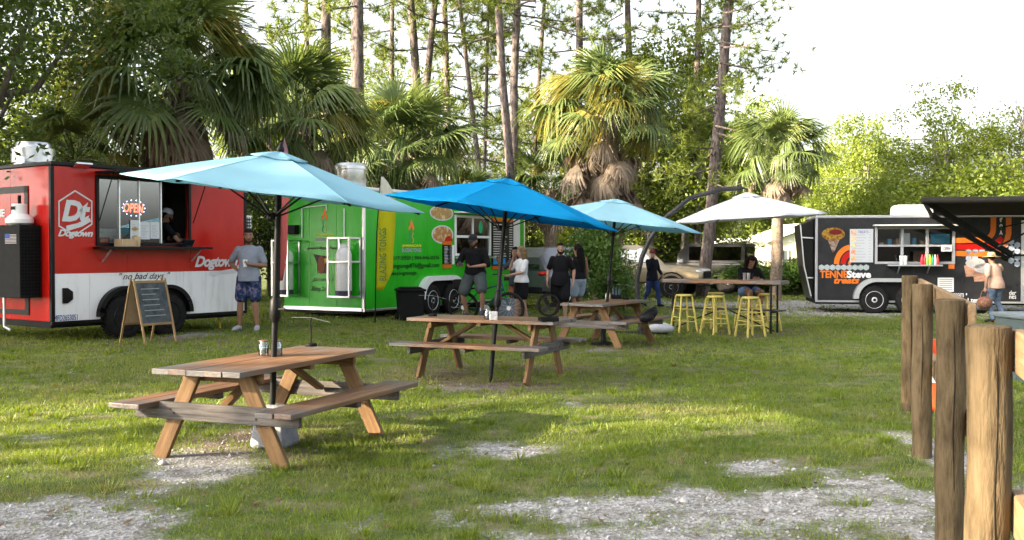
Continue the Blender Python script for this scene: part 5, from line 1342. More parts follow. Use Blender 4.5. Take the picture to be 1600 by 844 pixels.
def fly_fan(p, label, lean=.0, spin=0):
    t = thing('fly_fan', label, 'table fan', p, spin); MB().lathe([(.055, 0), (.058, .012), (.05, .028), (.012, .032)], n=20).build('base', matte_black, t, smooth=40)
    MB().tube([(0, 0, .03), (.004, 0, .12), (-.004 + lean, 0, .22), (.006 + lean, 0, .26)], .006, 6).build('stem', matte_black, t)
    for s in (-1, 1): MB().beam((lean, 0, .26), (lean + s * .17, .03 * s, .265 - .05 * (s > 0)), .022, .002).build('blade', M('clear_blade', (.35, .36, .36), .3), t)
fly_fan(on_plane(486, 541, T1), 'small black fly fan on the nearest picnic table')
T2 = gz(-.26, 12.65) + .733
fly_fan(on_plane(676, 494, T2), 'small black fly fan at the left end of the middle table')
p = on_plane(762, 499, T2); jar(p.x, p.y, T2, 'glass jar in the centre of the middle table')
p = on_plane(771, 500, T2); o = MB().bb(-.045, .045, -.03, .03, 0, .1).build('napkin_box', M('printed_card', (.55, .54, .52), .8, c2=(.75, .74, .72), scale=40, contrast=(.45, .55)), None, p, (0, 0, .2), bevel=.003); tag(o, 'small white printed box beside the jar on the middle table', 'box')
p = on_plane(857, 502, T2); bf = thing('camping_fan', 'round black camping fan at the right end of the middle table', 'fan', p, .2)
MB().bb(-.11, .11, -.08, .08, 0, .05).build('battery_base', matte_black, bf, bevel=.01); n_ = MB()
for i in range(36):
    a0, a1 = 2 * math.pi * i / 36, 2 * math.pi * (i + 1) / 36; n_.beam((.125 * math.cos(a0), 0, .19 + .125 * math.sin(a0)), (.125 * math.cos(a1), 0, .19 + .125 * math.sin(a1)), .02, .08, up=(0, 1, 0))
n_.build('fan_ring', matte_black, bf); g_ = MB()
for k in range(4):
    rr = .03 + k * .028
    for i in range(20): g_.beam((rr * math.cos(i * .314), -.04, .19 + rr * math.sin(i * .314)), (rr * math.cos((i + 1) * .314), -.04, .19 + rr * math.sin((i + 1) * .314)), .003, .003)
for i in range(8): g_.beam((0, -.04, .19), (.12 * math.cos(i * .785), -.04, .19 + .12 * math.sin(i * .785)), .003, .003)
g_.build('grille', M('fan_grey', (.02, .02, .02), .4), bf); 
for i in range(3): MB().box((.055 * math.cos(i * 2.09), 0, .19 + .055 * math.sin(i * 2.09)), (.09, .008, .05), rot=Matrix.Rotation(-i * 2.09, 3, 'Y') @ Matrix.Rotation(.5, 3, 'X')).build('blade', M('fan_dark', (.006, .006, .006), .4), bf)
T3 = gz(1.62, 17.6) + .733
for (u, v, c, lb) in ((948, 467, (.75, .72, .70), 'pale salt shaker beside the pole on the farthest table'), (953, 467, (.30, .22, .16), 'brown pepper shaker beside the pole on the farthest table')):
    p = on_plane(u, v, T3); o = MB().lathe([(.022, 0), (.024, .07), (.018, .085), (.016, .1), (.001, .103)], n=14).build('shaker', M('shaker_%d' % u, c, .4), None, p, smooth=40); tag(o, lb, 'shaker')
p = on_plane(963, 467, T3); cd = thing('condiment_caddy', 'black wire caddy of bottles on the farthest table', 'caddy', p); MB().bb(-.09, .09, -.06, .06, 0, .07).build('rack', matte_black, cd)
for k in range(3): MB().lathe([(.024, .02), (.026, .14), (.012, .18), (.010, .22), (.001, .225)], (-.055 + k * .055, 0, 0), 12).build('bottle', M('caddy_bottle', (.03, .05, .06), .3), cd, smooth=40)
fly_fan(on_plane(978, 468, T3), 'small black fly fan at the right end of the farthest table')
p = on_plane(1012, 503, .46); bp_ = MB().tube([(-.13, 0, .05), (-.05, 0, .07), (.04, .01, .11), (.11, .02, .18), (.14, .02, .24)], [.05, .09, .10, .07, .02], 12).ball((0, -.08, .07), (.09, .05, .06), 10, 7).tube([(-.1, -.05, .1), (-.02, -.1, .2), (.08, -.06, .2)], .012, 6); o = bp_.build('backpack', M('black_nylon', (.004, .004, .005), .6, bump=.5, bscale=12), None, p, smooth=60); tag(o, 'black backpack on the bench of the farthest table', 'backpack')

# ------------------------------------------------------------------ sandwich board, flags, bin
sb_ = thing('sandwich_board', 'wooden A-frame chalkboard standing before the red trailer wheels', 'sandwich board', (xw(231, 15.5), 15.5, gz(-5.5, 15.6)), R(60))
oak_w = M('light_oak', (.24, .15, .065), .6, c2=(.32, .21, .10), scale=3, stretch=(1, 8, 8), bump=.15)
for s in (-1, 1):
    for x in (-.29, .29): timber('frame_leg', (x, s * .28, 0), (x, s * .03, .98), .032, .022, oak_w, sb_, up=(0, 1, 0), bevel=.003)
    P = lambda z: s * (.28 - .25 * z / .98)
    for z in (.30, .93): timber('frame_rail', (-.29, P(z), z), (.29, P(z), z), .022, .035, oak_w, sb_, bevel=.003)
    MB().add([(-.275, P(.31), .31), (.275, P(.31), .31), (.275, P(.93), .93), (-.275, P(.93), .93), (-.275, P(.31) - s * .008, .31), (.275, P(.31) - s * .008, .31), (.275, P(.93) - s * .008, .93), (-.275, P(.93) - s * .008, .93)], [(0, 1, 2, 3), (4, 5, 6, 7), (0, 1, 5, 4), (2, 3, 7, 6), (1, 2, 6, 5), (0, 3, 7, 4)]).build('chalkboard', chalk_b if s < 0 else card_m, sb_)
ck = MB()
for j in range(6):
    z = .42 + j * .08; y = -(.28 - .25 * z / .98) - .004; ck.bb(-.2, .05 + .15 * rnd.random(), y - .001, y, z, z + .012)
ck.build('chalk_line', M('chalk', (.30, .31, .32), .95), sb_)
def feather(name, label, p, h, w, lean, mat, text=None, mat2=None):
    t = thing(name, label, 'flag', p); MB().tube([(0, 0, 0), (lean * .3, 0, h * .6), (lean, 0, h)], [.014, .011, .006], 8).build('pole', matte_black, t)
    vs = []; n = 22
    for i in range(n + 1):
        q = i / n; z = h * (.22 + .775 * q); x = lean * (q * .9 + .05) ; ww = w * (.45 + .55 * min(1, q * 6)) * (1 if q < .72 else math.cos((q - .72) / .28 * 1.5) ** .7)
        for k in range(4):
            vs.append((x + ww * k / 3, .05 * math.sin(q * 7 + k) * k / 3, z))
    fs = [(i * 4 + k, i * 4 + k + 1, i * 4 + k + 5, i * 4 + k + 4) for i in range(n) for k in range(3)]
    me = bpy.data.meshes.new('flag'); me.from_pydata(vs, [], fs); me.materials.append(mat); me.polygons.foreach_set('use_smooth', [True] * len(fs)); fo = link('flag', me, t); s = fo.modifiers.new('t', 'SOLIDIFY'); s.thickness = .003
    if mat2:
        me.materials.append(mat2)
        for i, f_ in enumerate(me.polygons):
            if i // 3 > n * .80: f_.material_index = 1
    return t
pf = at(586, 496, 20.6); pf.z = gz(pf.x, pf.y)
yf = feather('feather_flag', 'yellow feather flag with green upright lettering before the green trailer', pf, 2.95, .34, .12, cloth_mat('flag_yellow', (.52, .50, .02), .3), mat2=cloth_mat('flag_white', (.70, .70, .62), .3))
lt = lettering('BLAZING TONGS', (.10, .235, .85, 1.90), M('flag_green', (.03, .16, .05), .6), yf, rot=R(90), off=-.062)
pf2 = at(436, 500, 20.3); pf2.z = gz(pf2.x, pf2.y); feather('feather_flag', 'pink red feather flag behind the man in grey', pf2, 3.65, .15, .10, cloth_mat('flag_red', (.80, .22, .20), .3), mat2=cloth_mat('flag_pale', (.6, .35, .42), .3))
tb = thing('rubbish_bin', 'black wheeled rubbish bin in front of the green trailer wheels', 'bin', at(641, 497, 21.6), .2); tb.location.z = gz(tb.location.x, tb.location.y) - .01
MB().prism([(-.24, .02), (.24, .02), (.29, .62), (-.29, .62)], -.26, .26).build('bin_body', matte_black, tb, bevel=.03); MB().bb(-.31, .31, -.29, .29, .62, .67).prism([(-.28, .67), (.28, .67), (.2, .71), (-.2, .71)], -.24, .24).build('lid', matte_black, tb, bevel=.012)
for s in (-1, 1): MB().lathe([(.02, -.03), (.08, -.03), (.08, .03), (.02, .03)], (s * .27, .2, .08), 14, 'x').build('wheel', rubber, tb)
ch = thing('chalk_menu', 'small grey chalk menu standing on the grass beside the woman in white', 'menu board', (xw(794, 22.3), 22.3, gz(-.1, 22.3)), 0)
MB().box((0, 0, .28), (.44, .02, .5), rot=Matrix.Rotation(R(-12), 3, 'X')).build('board', M('slate', (.10, .12, .15), .8, c2=(.16, .18, .21), scale=9), ch); ck = MB()
for j in range(5): ck.box((-.03, -.02 + .011 * j - .012, .14 + j * .07), (.30, .003, .014))
ck.build('chalk_line', M('chalk', (.30, .31, .32), .95), ch)
for s in (-1, 1): MB().beam((s * .18, .05, .5), (s * .18, .2, 0), .02, .02).build('stand_leg', matte_black, ch)
gb = thing('storage_bin', 'grey green plastic bin at the right edge behind the fence', 'bin', (xw(1625, 12.5), 12.5, 0), .1)
MB().prism([(-.33, 0), (.33, 0), (.37, .78), (-.37, .78)], -.35, .35).build('bin_body', M('grey_green_plastic', (.05, .068, .07), .5, c2=(.07, .09, .09), scale=4), gb, bevel=.02); MB().bb(-.40, .40, -.38, .38, .78, .84).build('lid', M('lid_grey', (.11, .13, .14), .45), gb, bevel=.015)
# ------------------------------------------------------------------ vehicles (local x forward, wheels on z=0)
car_glass = glass_mat('car_glass', (.10, .12, .12), .10)
tan_p = M('tan_car_paint', (.26, .21, .14), .35, .3, c2=(.29, .24, .16), scale=2, coat=.4); silver_p = M('silver_car_paint', (.16, .165, .18), .3, .6, c2=(.20, .205, .22), scale=2, coat=.4); black_p = M('black_car_paint', (.004, .004, .005), .3, coat=.4)
lamp_r = M('tail_lamp', (.55, .015, .01), .25, coat=.5); lamp_w = M('head_lamp', (.62, .66, .68), .15, coat=.5); chrome = M('chrome', (.6, .6, .62), .15, 1)
def vloft(sections, mat, name, parent, smooth=30):
    """sections: (x, half width low, z0, half width belt, z belt, half width top, z top)"""
    mb = MB(); vs = []; k = 10
    for (x, wl, zl, wb, zb, wt, zt) in sections:
        half = [(wl * .85, zl), (wl, zl + .06), (wb, (zl + zb) / 2), (wb * .985, zb), (wt, zt)]
        vs += [(x, y, z) for y, z in half] + [(x, -y, z) for y, z in reversed(half)]
    n = len(sections)
    fs = [(i * k + j, i * k + (j + 1) % k, (i + 1) * k + (j + 1) % k, (i + 1) * k + j) for i in range(n - 1) for j in range(k)] + [tuple(range(k)), tuple((n - 1) * k + j for j in range(k))]
    mb.add(vs, fs); return mb.build(name, mat, parent, smooth=smooth)
def vwheels(root, xs, y, r, rim):
    for x in xs:
        wheel(root, (x, -y, r), r, .24, rim, 6); o = wheel(root, (x, y, r), r, .24, rim, 6); o.rotation_euler = (0, 0, math.pi)
def side_glass(root, poly, y_at, name='side_window', mat=car_glass, th=.012):
    for s in (-1, 1):
        m = MB(); vs = [(x, s * y_at(z), z) for x, z in poly] + [(x, s * (y_at(z) + th), z) for x, z in poly]; n = len(poly)
        m.add(vs, [tuple(range(n)), tuple(range(n, 2 * n))] + [(i, (i + 1) % n, n + (i + 1) % n, n + i) for i in range(n)]); m.build(name, mat, root)
# tan pickup facing right
pk = thing('pickup_truck', 'tan pickup truck parked behind the bush, nose to the right', 'pickup truck', (xw(990, 35.5), 35.5, 0), R(-24))
vloft([(-2.6, .86, .55, .92, 1.05, .88, 1.12), (-.7, .9, .5, .95, 1.08, .92, 1.14), (.9, .9, .5, .95, 1.06, .9, 1.16), (1.2, .9, .5, .95, 1.02, .86, 1.15), (2.15, .9, .5, .94, .95, .80, 1.08), (2.5, .84, .5, .86, .85, .70, .98), (2.58, .7, .55, .74, .8, .6, .9)], tan_p, 'body', pk)
vloft([(-.95, .86, 1.08, .86, 1.2, .70, 1.74), (-.6, .88, 1.08, .87, 1.25, .72, 1.80), (.35, .88, 1.08, .87, 1.25, .72, 1.80), (.75, .88, 1.08, .87, 1.2, .70, 1.66), (1.32, .85, 1.08, .84, 1.12, .78, 1.16)], tan_p, 'cab', pk)
sg_y = lambda z: .875 - (z - 1.2) * .29
side_glass(pk, [(-.80, 1.22), (-.05, 1.22), (-.05, 1.70), (-.66, 1.70)], sg_y); side_glass(pk, [(.03, 1.22), (.93, 1.22), (.52, 1.68), (.03, 1.70)], sg_y)
MB().add([(1.30, -.72, 1.19), (1.30, .72, 1.19), (.80, .62, 1.67), (.80, -.62, 1.67), (1.32, -.72, 1.2), (1.32, .72, 1.2), (.82, .62, 1.68), (.82, -.62, 1.68)], [(0, 1, 2, 3), (4, 5, 6, 7), (0, 1, 5, 4), (2, 3, 7, 6), (1, 2, 6, 5), (0, 3, 7, 4)]).build('windscreen', car_glass, pk)
vwheels(pk, (-1.75, 1.6), .84, .40, M('alloy_dark', (.12, .12, .13), .35, .8, c2=(.5, .5, .52), scale=6))
for s in (-1, 1):
    MB().ball((2.36, s * .70, .90), (.18, .14, .085), 12, 7).build('headlight', lamp_w, pk, smooth=60); MB().tube([(1.6 + .48 * math.cos(R(190 - 20 * i)), s * .945, .42 + .46 * math.sin(R(190 - 20 * i))) for i in range(11)], .022, 6).build('wheel_arch', matte_black, pk); MB().ball((.95, s * 1.02, 1.22), (.08, .11, .08), 10, 7).build('mirror', tan_p, pk, smooth=60)
    MB().bb(-.2, -.05, s * .955 - .01, s * .955 + .01, 1.0, 1.03).build('door_handle', matte_black, pk)
MB().bb(2.50, 2.60, -.55, .55, .68, .92).build('grille', matte_black, pk, bevel=.03); MB().bb(2.42, 2.72, -.86, .86, .42, .62).build('bumper', M('bumper_dark', (.012, .012, .013), .5), pk, bevel=.05); MB().bb(2.721, 2.73, -.2, .2, .48, .58).build('number_plate', white_m, pk)
# black off-roader seen from behind
jp = thing('off_road_car', 'black boxy off-road car with a spare wheel, parked beyond the pickup', 'car', (xw(1092, 39.5), 39.5, 0), R(152))
vloft([(-2.0, .78, .55, .80, 1.05, .78, 1.12), (0.6, .80, .55, .82, 1.05, .78, 1.14), (1.9, .7, .6, .72, .95, .66, 1.08)], black_p, 'body', jp)
vloft([(-1.98, .76, 1.1, .76, 1.2, .70, 1.86), (.2, .76, 1.1, .76, 1.2, .70, 1.88), (.62, .76, 1.1, .74, 1.15, .68, 1.5)], black_p, 'hard_top', jp)
side_glass(jp, [(-1.85, 1.25), (-.75, 1.25), (-.75, 1.75), (-1.85, 1.75)], lambda z: .762 - (z - 1.2) * .09); side_glass(jp, [(-.65, 1.25), (.15, 1.25), (.15, 1.75), (-.65, 1.75)], lambda z: .762 - (z - 1.2) * .09)
MB().bb(-2.02, -1.985, -.6, .6, 1.25, 1.75).build('rear_window', car_glass, jp)
w = wheel(jp, (-2.12, .05, 1.0), .38, .24, matte_black, 5); w.rotation_euler = (0, 0, R(-90)); vwheels(jp, (-1.35, 1.25), .80, .40, alu)
for s in (-1, 1): MB().bb(-2.05, -1.97, s * .72 - .07, s * .72 + .07, .92, 1.18).build('tail_lamp', lamp_r, jp, bevel=.015)
MB().bb(-2.2, -1.98, -.8, .8, .55, .70).build('bumper', matte_black, jp, bevel=.03)
# silver suv seen from the rear quarter
sv_ = thing('suv_car', 'silver car behind the woman in white, its tail light showing', 'car', (1.62, 29.7, gz(1, 29)), R(50))
vloft([(-2.2, .80, .45, .86, .95, .80, 1.02), (-1.9, .88, .4, .93, 1.0, .88, 1.06), (1.2, .88, .4, .93, 1.0, .86, 1.06), (2.1, .84, .4, .88, .85, .74, .95), (2.35, .7, .45, .74, .7, .6, .8)], silver_p, 'body', sv_)
vloft([(-2.12, .82, 1.0, .82, 1.1, .62, 1.40), (-1.75, .84, 1.02, .83, 1.2, .64, 1.66), (0, .84, 1.02, .83, 1.2, .66, 1.70), (.6, .84, 1.02, .83, 1.15, .64, 1.58), (1.35, .82, 1.0, .82, 1.06, .72, 1.08)], silver_p, 'cabin', sv_)
sy_ = lambda z: .842 - (z - 1.15) * .33
side_glass(sv_, [(-1.75, 1.18), (-.95, 1.15), (-.95, 1.54), (-1.4, 1.52)], sy_); side_glass(sv_, [(-.87, 1.15), (.0, 1.15), (.0, 1.57), (-.87, 1.55)], sy_); side_glass(sv_, [(.08, 1.15), (.95, 1.13), (.5, 1.5), (.08, 1.57)], sy_)
MB().add([(-2.20, -.66, 1.10), (-2.20, .66, 1.10), (-1.84, .54, 1.60), (-1.84, -.54, 1.60), (-2.16, -.66, 1.10), (-2.16, .66, 1.10), (-1.80, .54, 1.60), (-1.80, -.54, 1.60)], [(0, 1, 2, 3), (4, 5, 6, 7), (0, 1, 5, 4), (2, 3, 7, 6), (1, 2, 6, 5), (0, 3, 7, 4)]).build('rear_window', car_glass, sv_)
for s in (-1, 1): MB().ball((-2.08, s * .76, .96), (.20, .16, .07), 12, 7).build('tail_lamp', lamp_r, sv_, smooth=60); MB().ball((.75, s * .98, 1.12), (.09, .1, .07), 10, 6).build('mirror', silver_p, sv_, smooth=60)
vwheels(sv_, (-1.35, 1.4), .82, .34, alu); MB().bb(-2.27, -2.05, -.80, .80, .42, .60).build('bumper', M('bumper_dark', (.012, .012, .013), .5), sv_, bevel=.04); MB().bb(-2.215, -2.2, -.24, .24, .74, .86).build('number_plate', white_m, sv_)

# ------------------------------------------------------------------ pale house and overhead wires
hs = thing('pale_house', 'pale cream bungalow with a white gable behind the low bushes', 'house', (xw(1125, 66), 66, 0), R(4))
hw = M('cream_siding', (.66, .60, .42), .8, c2=(.72, .66, .48), scale=3); ww_ = M('white_siding', (.68, .68, .66), .8, c2=(.74, .74, .72), scale=3)
MB().bb(0, 3.0, 0, 6, 0, 2.15).build('white_wall', ww_, hs); MB().bb(3.0, 9.6, -.4, 6, 0, 2.15).build('cream_wall', hw, hs)
MB().prism([(3.2, 2.15), (9.4, 2.15), (6.3, 3.25)], -.42, -.3).build('gable', ww_, hs); rf = MB()
rf.add([(2.8, -.7, 2.1), (6.3, -.7, 3.35), (6.3, 6.2, 3.35), (2.8, 6.2, 2.1), (2.8, -.7, 2.2), (6.3, -.7, 3.45), (6.3, 6.2, 3.45), (2.8, 6.2, 2.2)], [(0, 1, 2, 3), (4, 5, 6, 7), (0, 1, 5, 4), (1, 2, 6, 5), (2, 3, 7, 6), (0, 3, 7, 4)]); rf.add([(9.8, -.7, 2.1), (6.3, -.7, 3.35), (6.3, 6.2, 3.35), (9.8, 6.2, 2.1), (9.8, -.7, 2.2), (6.3, -.7, 3.45), (6.3, 6.2, 3.45), (9.8, 6.2, 2.2)], [(0, 1, 2, 3), (4, 5, 6, 7), (0, 1, 5, 4), (1, 2, 6, 5), (2, 3, 7, 6), (0, 3, 7, 4)])
rf.build('roof', M('roof_white', (.55, .55, .54), .7), hs); MB().bb(-.2, 3.1, -.3, 6.2, 2.152, 2.4).build('flat_roof', M('roof_white', (.55, .55, .54), .7), hs)
wn_ = MB().bb(3.6, 4.3, -.43, -.402, .7, 1.6).build('window', M('dull_glass', (.10, .12, .12), .2), hs)
for x in (3.55, 3.95, 4.33): MB().bb(x - .04, x + .04, -.46, -.431, .62, 1.68).build('window_bar', white_m, wn_)
MB().bb(6.7, 7.7, -.45, -.402, 0, 1.65).build('door', M('brown_door', (.26, .15, .07), .6), hs); MB().bb(-.8, .6, -.1, -.02, .9, 1.7).build('blank_panel', ww_, hs)
for (x, z, h_) in ((.0, 0, 2.0),): pass
wires = thing('overhead_wires', 'thin overhead wires crossing in front of the sunlit trees at the right', 'power lines', (0, 52, 0))
for (v0, v1) in ((264, 262), (272, 271), (313, 313)):
    a, b = at(1010, v0, 52), at(1680, v1, 52); pts = [a.lerp(b, i / 16) - Vector((0, 52, .5 * math.sin(math.pi * i / 16))) for i in range(17)]; MB().tube(pts, .018, 5).build('wire', M('wire_grey', (.35, .35, .33), .5), wires)
for x in (xw(1010, 52), xw(1680, 52)): MB().tube([(x, 0, -.2), (x, 0, 7)], [.14, .10], 10).build('pole', grey_wood, wires)
# ------------------------------------------------------------------ people
def evaluated(mb, name, mats, voxel=.014, smooth=4):
    me = mb.mesh(name, mats); ob = link('tmp_body', me); rm = ob.modifiers.new('r', 'REMESH'); rm.mode = 'VOXEL'; rm.voxel_size = voxel
    if smooth: s = ob.modifiers.new('s', 'SMOOTH'); s.iterations = smooth; s.factor = .5
    dg = bpy.context.evaluated_depsgraph_get(); dg.update(); out = bpy.data.meshes.new_from_object(ob.evaluated_get(dg))
    bpy.data.objects.remove(ob); bpy.data.meshes.remove(me)
    out.polygons.foreach_set('use_smooth', [True] * len(out.polygons))
    return out
def limb(mb, pts, rad, n=12):
    """rounded closed limb"""
    pts = [Vector(p) for p in pts]; P = [pts[0]]; Q = [rad[0]]
    d0 = (pts[1] - pts[0]).normalized(); d1 = (pts[-1] - pts[-2]).normalized()
    P = [pts[0] - d0 * rad[0] * .9, pts[0] - d0 * rad[0] * .55] + pts + [pts[-1] + d1 * rad[-1] * .55, pts[-1] + d1 * rad[-1] * .9]; Q = [rad[0] * .35, rad[0] * .82] + list(rad) + [rad[-1] * .82, rad[-1] * .35]
    mb.tube(P, Q, n)
def lerp_path(a, b, ts): return [Vector(a).lerp(Vector(b), t) for t in ts]
SK = {}
def skin(c):
    c = tuple(x * .66 for x in c); k = 'skin_%02d' % int(c[0] * 100); return M(k, c, .5, c2=tuple(x * 1.1 for x in c), scale=9)
def fabric(name, c, c2=None, scale=8, bump=.35, **kw): return M(name, c, .85, c2=c2 or tuple(min(1, x * 1.25 + .004) for x in c), scale=scale, bump=bump, bscale=9, spec=.1, **kw)
DEF = dict(pel=(0, 0, .93), chest=(0, 0, 1.24), neck=(0, .01, 1.47), head=(0, -.02, 1.615), shL=(.172, .01, 1.395), elL=(.25, .03, 1.13), wrL=(.25, -.05, .88), shR=(-.172, .01, 1.395), elR=(-.25, .03, 1.13), wrR=(-.25, -.05, .88),
           hipL=(.09, 0, .92), knL=(.105, -.02, .50), anL=(.11, .02, .09), hipR=(-.09, 0, .92), knR=(-.105, -.02, .50), anR=(-.11, .02, .09), toeL=(.125, -.16, .03), toeR=(-.125, -.16, .03))
def person(label, loc, rz, height=1.75, J=None, look=(0, 0), sk=(.42, .24, .16), shirt=None, sleeve=.6, hem=.86, bottom=None, legto=.75, shoe=None, hair=None, hair_kind='short', beard=None, fat=1.0, cap=None, cap_back=False, sleeveless=False, bust=0, handcurl=(.5, .5), hand_n=None, extra=None, hat=None, tight=1.0):
    J_ = dict(DEF); J_.update(J or {}); J = {k: Vector(v) for k, v in J_.items()}
    root = thing('person', label, 'person', loc, rz, 'people among the food trailers'); root.scale = (height / 1.75,) * 3
    side = (J['shL'] - J['shR']).normalized()
    def torso(mb, inf, lo=-.10, upto=1.0):
        p, c, n = J['pel'], J['chest'], J['neck']; s = [(p + Vector((0, 0, lo)), .10 * fat, .085), (p, .165 * (.5 + .5 * fat), .115 * fat), (p.lerp(c, .4), .140 * fat, .105 * fat), (p.lerp(c, .75), .150 * (.4 + .6 * fat), .112 * fat), (c.lerp(n, .2), .172, .120), (c.lerp(n, .6), .170, .10), (c.lerp(n, .86), .12, .075), (n, .062, .058)]
        mb.tube([q[0] for q in s], [q[1] + inf for q in s], 18, side=side, ry=[q[2] + inf for q in s])
        if bust: 
            f = side.cross(n - p).normalized(); f = f if f.y < 0 or abs(f.y) < .3 else f
            for k in (-1, 1): mb.ball(c.lerp(n, .12) + side * .075 * k + f * -.085 if f.y > 0 else c.lerp(n, .12) + side * .075 * k + f * .085, .062 + inf, 10, 7)
    H = J['head']; HR = Matrix.Rotation(look[0], 3, 'Z') @ Matrix.Rotation(look[1], 3, 'X')       # look: yaw, nod (positive = down)
    hp = lambda x, y, z: H + HR @ Vector((x, y, z))
    b = MB(); torso(b, 0)
    for s in 'LR':
        sh, el, wr = J['sh' + s], J['el' + s], J['wr' + s]
        limb(b, [sh, sh.lerp(el, .35), el], [.056 * fat ** .5, .050 * fat ** .5, .039]); limb(b, [el, el.lerp(wr, .3), wr], [.039, .041, .026])
        hpj, kn, an = J['hip' + s], J['kn' + s], J['an' + s]
        limb(b, [hpj, hpj.lerp(kn, .3), kn], [.098 * fat ** .6, .088 * fat ** .6, .056]); limb(b, [kn, kn.lerp(an, .3), an], [.054, .058, .034])
        limb(b, [an + Vector((0, .03, -.04)), an.lerp(J['toe' + s], .6) + Vector((0, 0, -.02)), J['toe' + s]], [.036, .036, .026])
    limb(b, [J['neck'] - Vector((0, 0, .05)), J['neck'].lerp(H, .6)], [.058, .052])
    hr = [(-.118, -.035, .030, .030), (-.095, -.030, .050, .055), (-.05, -.012, .064, .080), (.0, .0, .072, .093), (.05, .006, .074, .096), (.09, .008, .060, .078), (.118, .01, .028, .036)]
    b.tube([hp(0, y, z) for z, y, _, _ in hr], [q[2] for q in hr], 16, side=HR @ Vector((1, 0, 0)), ry=[q[3] for q in hr])
    b.tube([hp(0, -.075, .025), hp(0, -.100, -.005), hp(0, -.108, -.022), hp(0, -.085, -.032)], [.008, .012, .016, .008], 8)
    for s in (-1, 1): b.ball(hp(s * .074, .012, -.005), (.012, .022, .032), 8, 6, rot=HR)
    S = skin(sk); me = evaluated(b, 'body', S, .013, 3)
    # eyes, brows, mouth and fingers stay part of the one body mesh
    e = MB(); dk = M('eye_dark', (.015, .010, .008), .3); lip = M('lips_%02d' % int(sk[0] * 100), (sk[0] * .75, sk[1] * .55, sk[2] * .55), .5); wh = M('eye_white', (.6, .58, .55), .3)
    for s in (-1, 1):
        e.ball(hp(s * .031, -.083, .010), (.013, .010, .008), 8, 6, 3, HR); e.ball(hp(s * .031, -.089, .010), (.007, .006, .007), 8, 6, 1, HR); e.tube([hp(s * .015, -.094, .030), hp(s * .032, -.094, .036), hp(s * .050, -.084, .030)], .005, 6, 1)
    e.tube([hp(-.024, -.089, -.058), hp(0, -.097, -.058), hp(.024, -.089, -.058)], [.004, .007, .004], 6, 2)
    for s, k in (('L', 1), ('R', -1)):
        wr, el = J['wr' + s], J['el' + s]; d = (wr - el).normalized(); nrm = Vector(hand_n[s]) if hand_n and s in hand_n else Vector((-k, 0, 0)); nrm = (nrm - d * nrm.dot(d)).normalized(); ac = d.cross(nrm) * k; curl = handcurl[0 if s == 'L' else 1]
        e.tube([wr - d * .02, wr + d * .03, wr + d * .075, wr + d * .09], [.022, .036, .040, .034], 10, 0, side=ac, ry=[.020, .017, .014, .012])
        for i in range(4):
            bs_ = wr + d * (.085 - .004 * abs(i - 1.3)) + ac * (.030 - .020 * i); L_ = (.070, .078, .073, .056)[i]; a1, a2 = curl * .8, curl * 1.8
            d1 = d * math.cos(a1) + nrm * math.sin(a1); d2 = d * math.cos(a2) + nrm * math.sin(a2); m1 = bs_ + d1 * L_ * .5; e.tube([bs_ - d * .01, m1, m1 + d2 * L_ * .5, m1 + d2 * L_ * .56], [.0092, .0088, .0076, .004], 7)
        th = wr + d * .025 + ac * .032; e.tube([th, th + d * .030 + ac * .022 + nrm * .012, th + d * .062 + ac * .020 + nrm * (.02 + .02 * curl), th + d * .068 + ac * .019 + nrm * (.022 + .02 * curl)], [.013, .011, .009, .004], 7)
    em = e.mesh('tmp', [S, dk, lip, wh], 60); bm = bmesh.new(); bm.from_mesh(me); bm.from_mesh(em); me.materials.clear()
    bm.to_mesh(me); bm.free(); bpy.data.meshes.remove(em)
    for m in (S, dk, lip, wh): me.materials.append(m)
    body = link('body', me, root)
    # clothing
    if shirt:
        c = MB(); torso(c, .015, lo=hem - .93); 
        low = J['pel'] + Vector((0, 0, hem - .93)); c.tube([low, low.lerp(J['pel'], .6) + Vector((0, 0, .04)), J['pel'].lerp(J['chest'], .5)], [.202 * tight * (.4 + .6 * fat), .198 * tight * (.4 + .6 * fat), .168 * (.4 + .6 * fat)], 18, side=side, ry=[.160 * fat * tight, .155 * fat * tight, .130 * fat])
        for s in 'LR':
            sh, el, wr = J['sh' + s], J['el' + s], J['wr' + s]
            if sleeveless: limb(c, [sh.lerp(J['neck'], .35), sh.lerp(J['neck'], .05)], [.06, .05]); continue
            limb(c, [sh, sh.lerp(el, min(1, sleeve) * .6), sh.lerp(el, min(1, sleeve))], [.069 * fat ** .5, .062 * fat ** .5, .062 * fat ** .5 if sleeve < 1 else .052])
            if sleeve > 1: limb(c, [el, el.lerp(wr, .5), wr], [.056, .052, .042])
        o = link('shirt', evaluated(c, 'shirt', shirt, .015, 2), root)
    if bottom:
        c = MB(); p = J['pel']; c.tube([p + Vector((0, 0, -.13)), p + Vector((0, 0, -.02)), p.lerp(J['chest'], .25), p.lerp(J['chest'], .33)], [.10 * fat, .188 * (.5 + .5 * fat), .166 * fat, .150 * fat], 18, side=(J['hipL'] - J['hipR']).normalized(), ry=[.10, .14 * fat, .125 * fat, .115 * fat])
        for s in 'LR':
            hpj, kn, an = J['hip' + s], J['kn' + s], J['an' + s]
            if legto <= 1: limb(c, [hpj, hpj.lerp(kn, legto * .6), hpj.lerp(kn, legto)], [.118 * fat ** .6, .112 * fat ** .6 * tight, .108 * fat ** .5 * tight])
            else:
                limb(c, [hpj, hpj.lerp(kn, .5), kn], [.112, .096, .075]); limb(c, [kn, kn.lerp(an, .5), an + Vector((0, 0, .02))], [.074, .066, .058])
        link('trousers' if legto > 1 else 'shorts', evaluated(c, 'bottom', bottom, .015, 2), root)
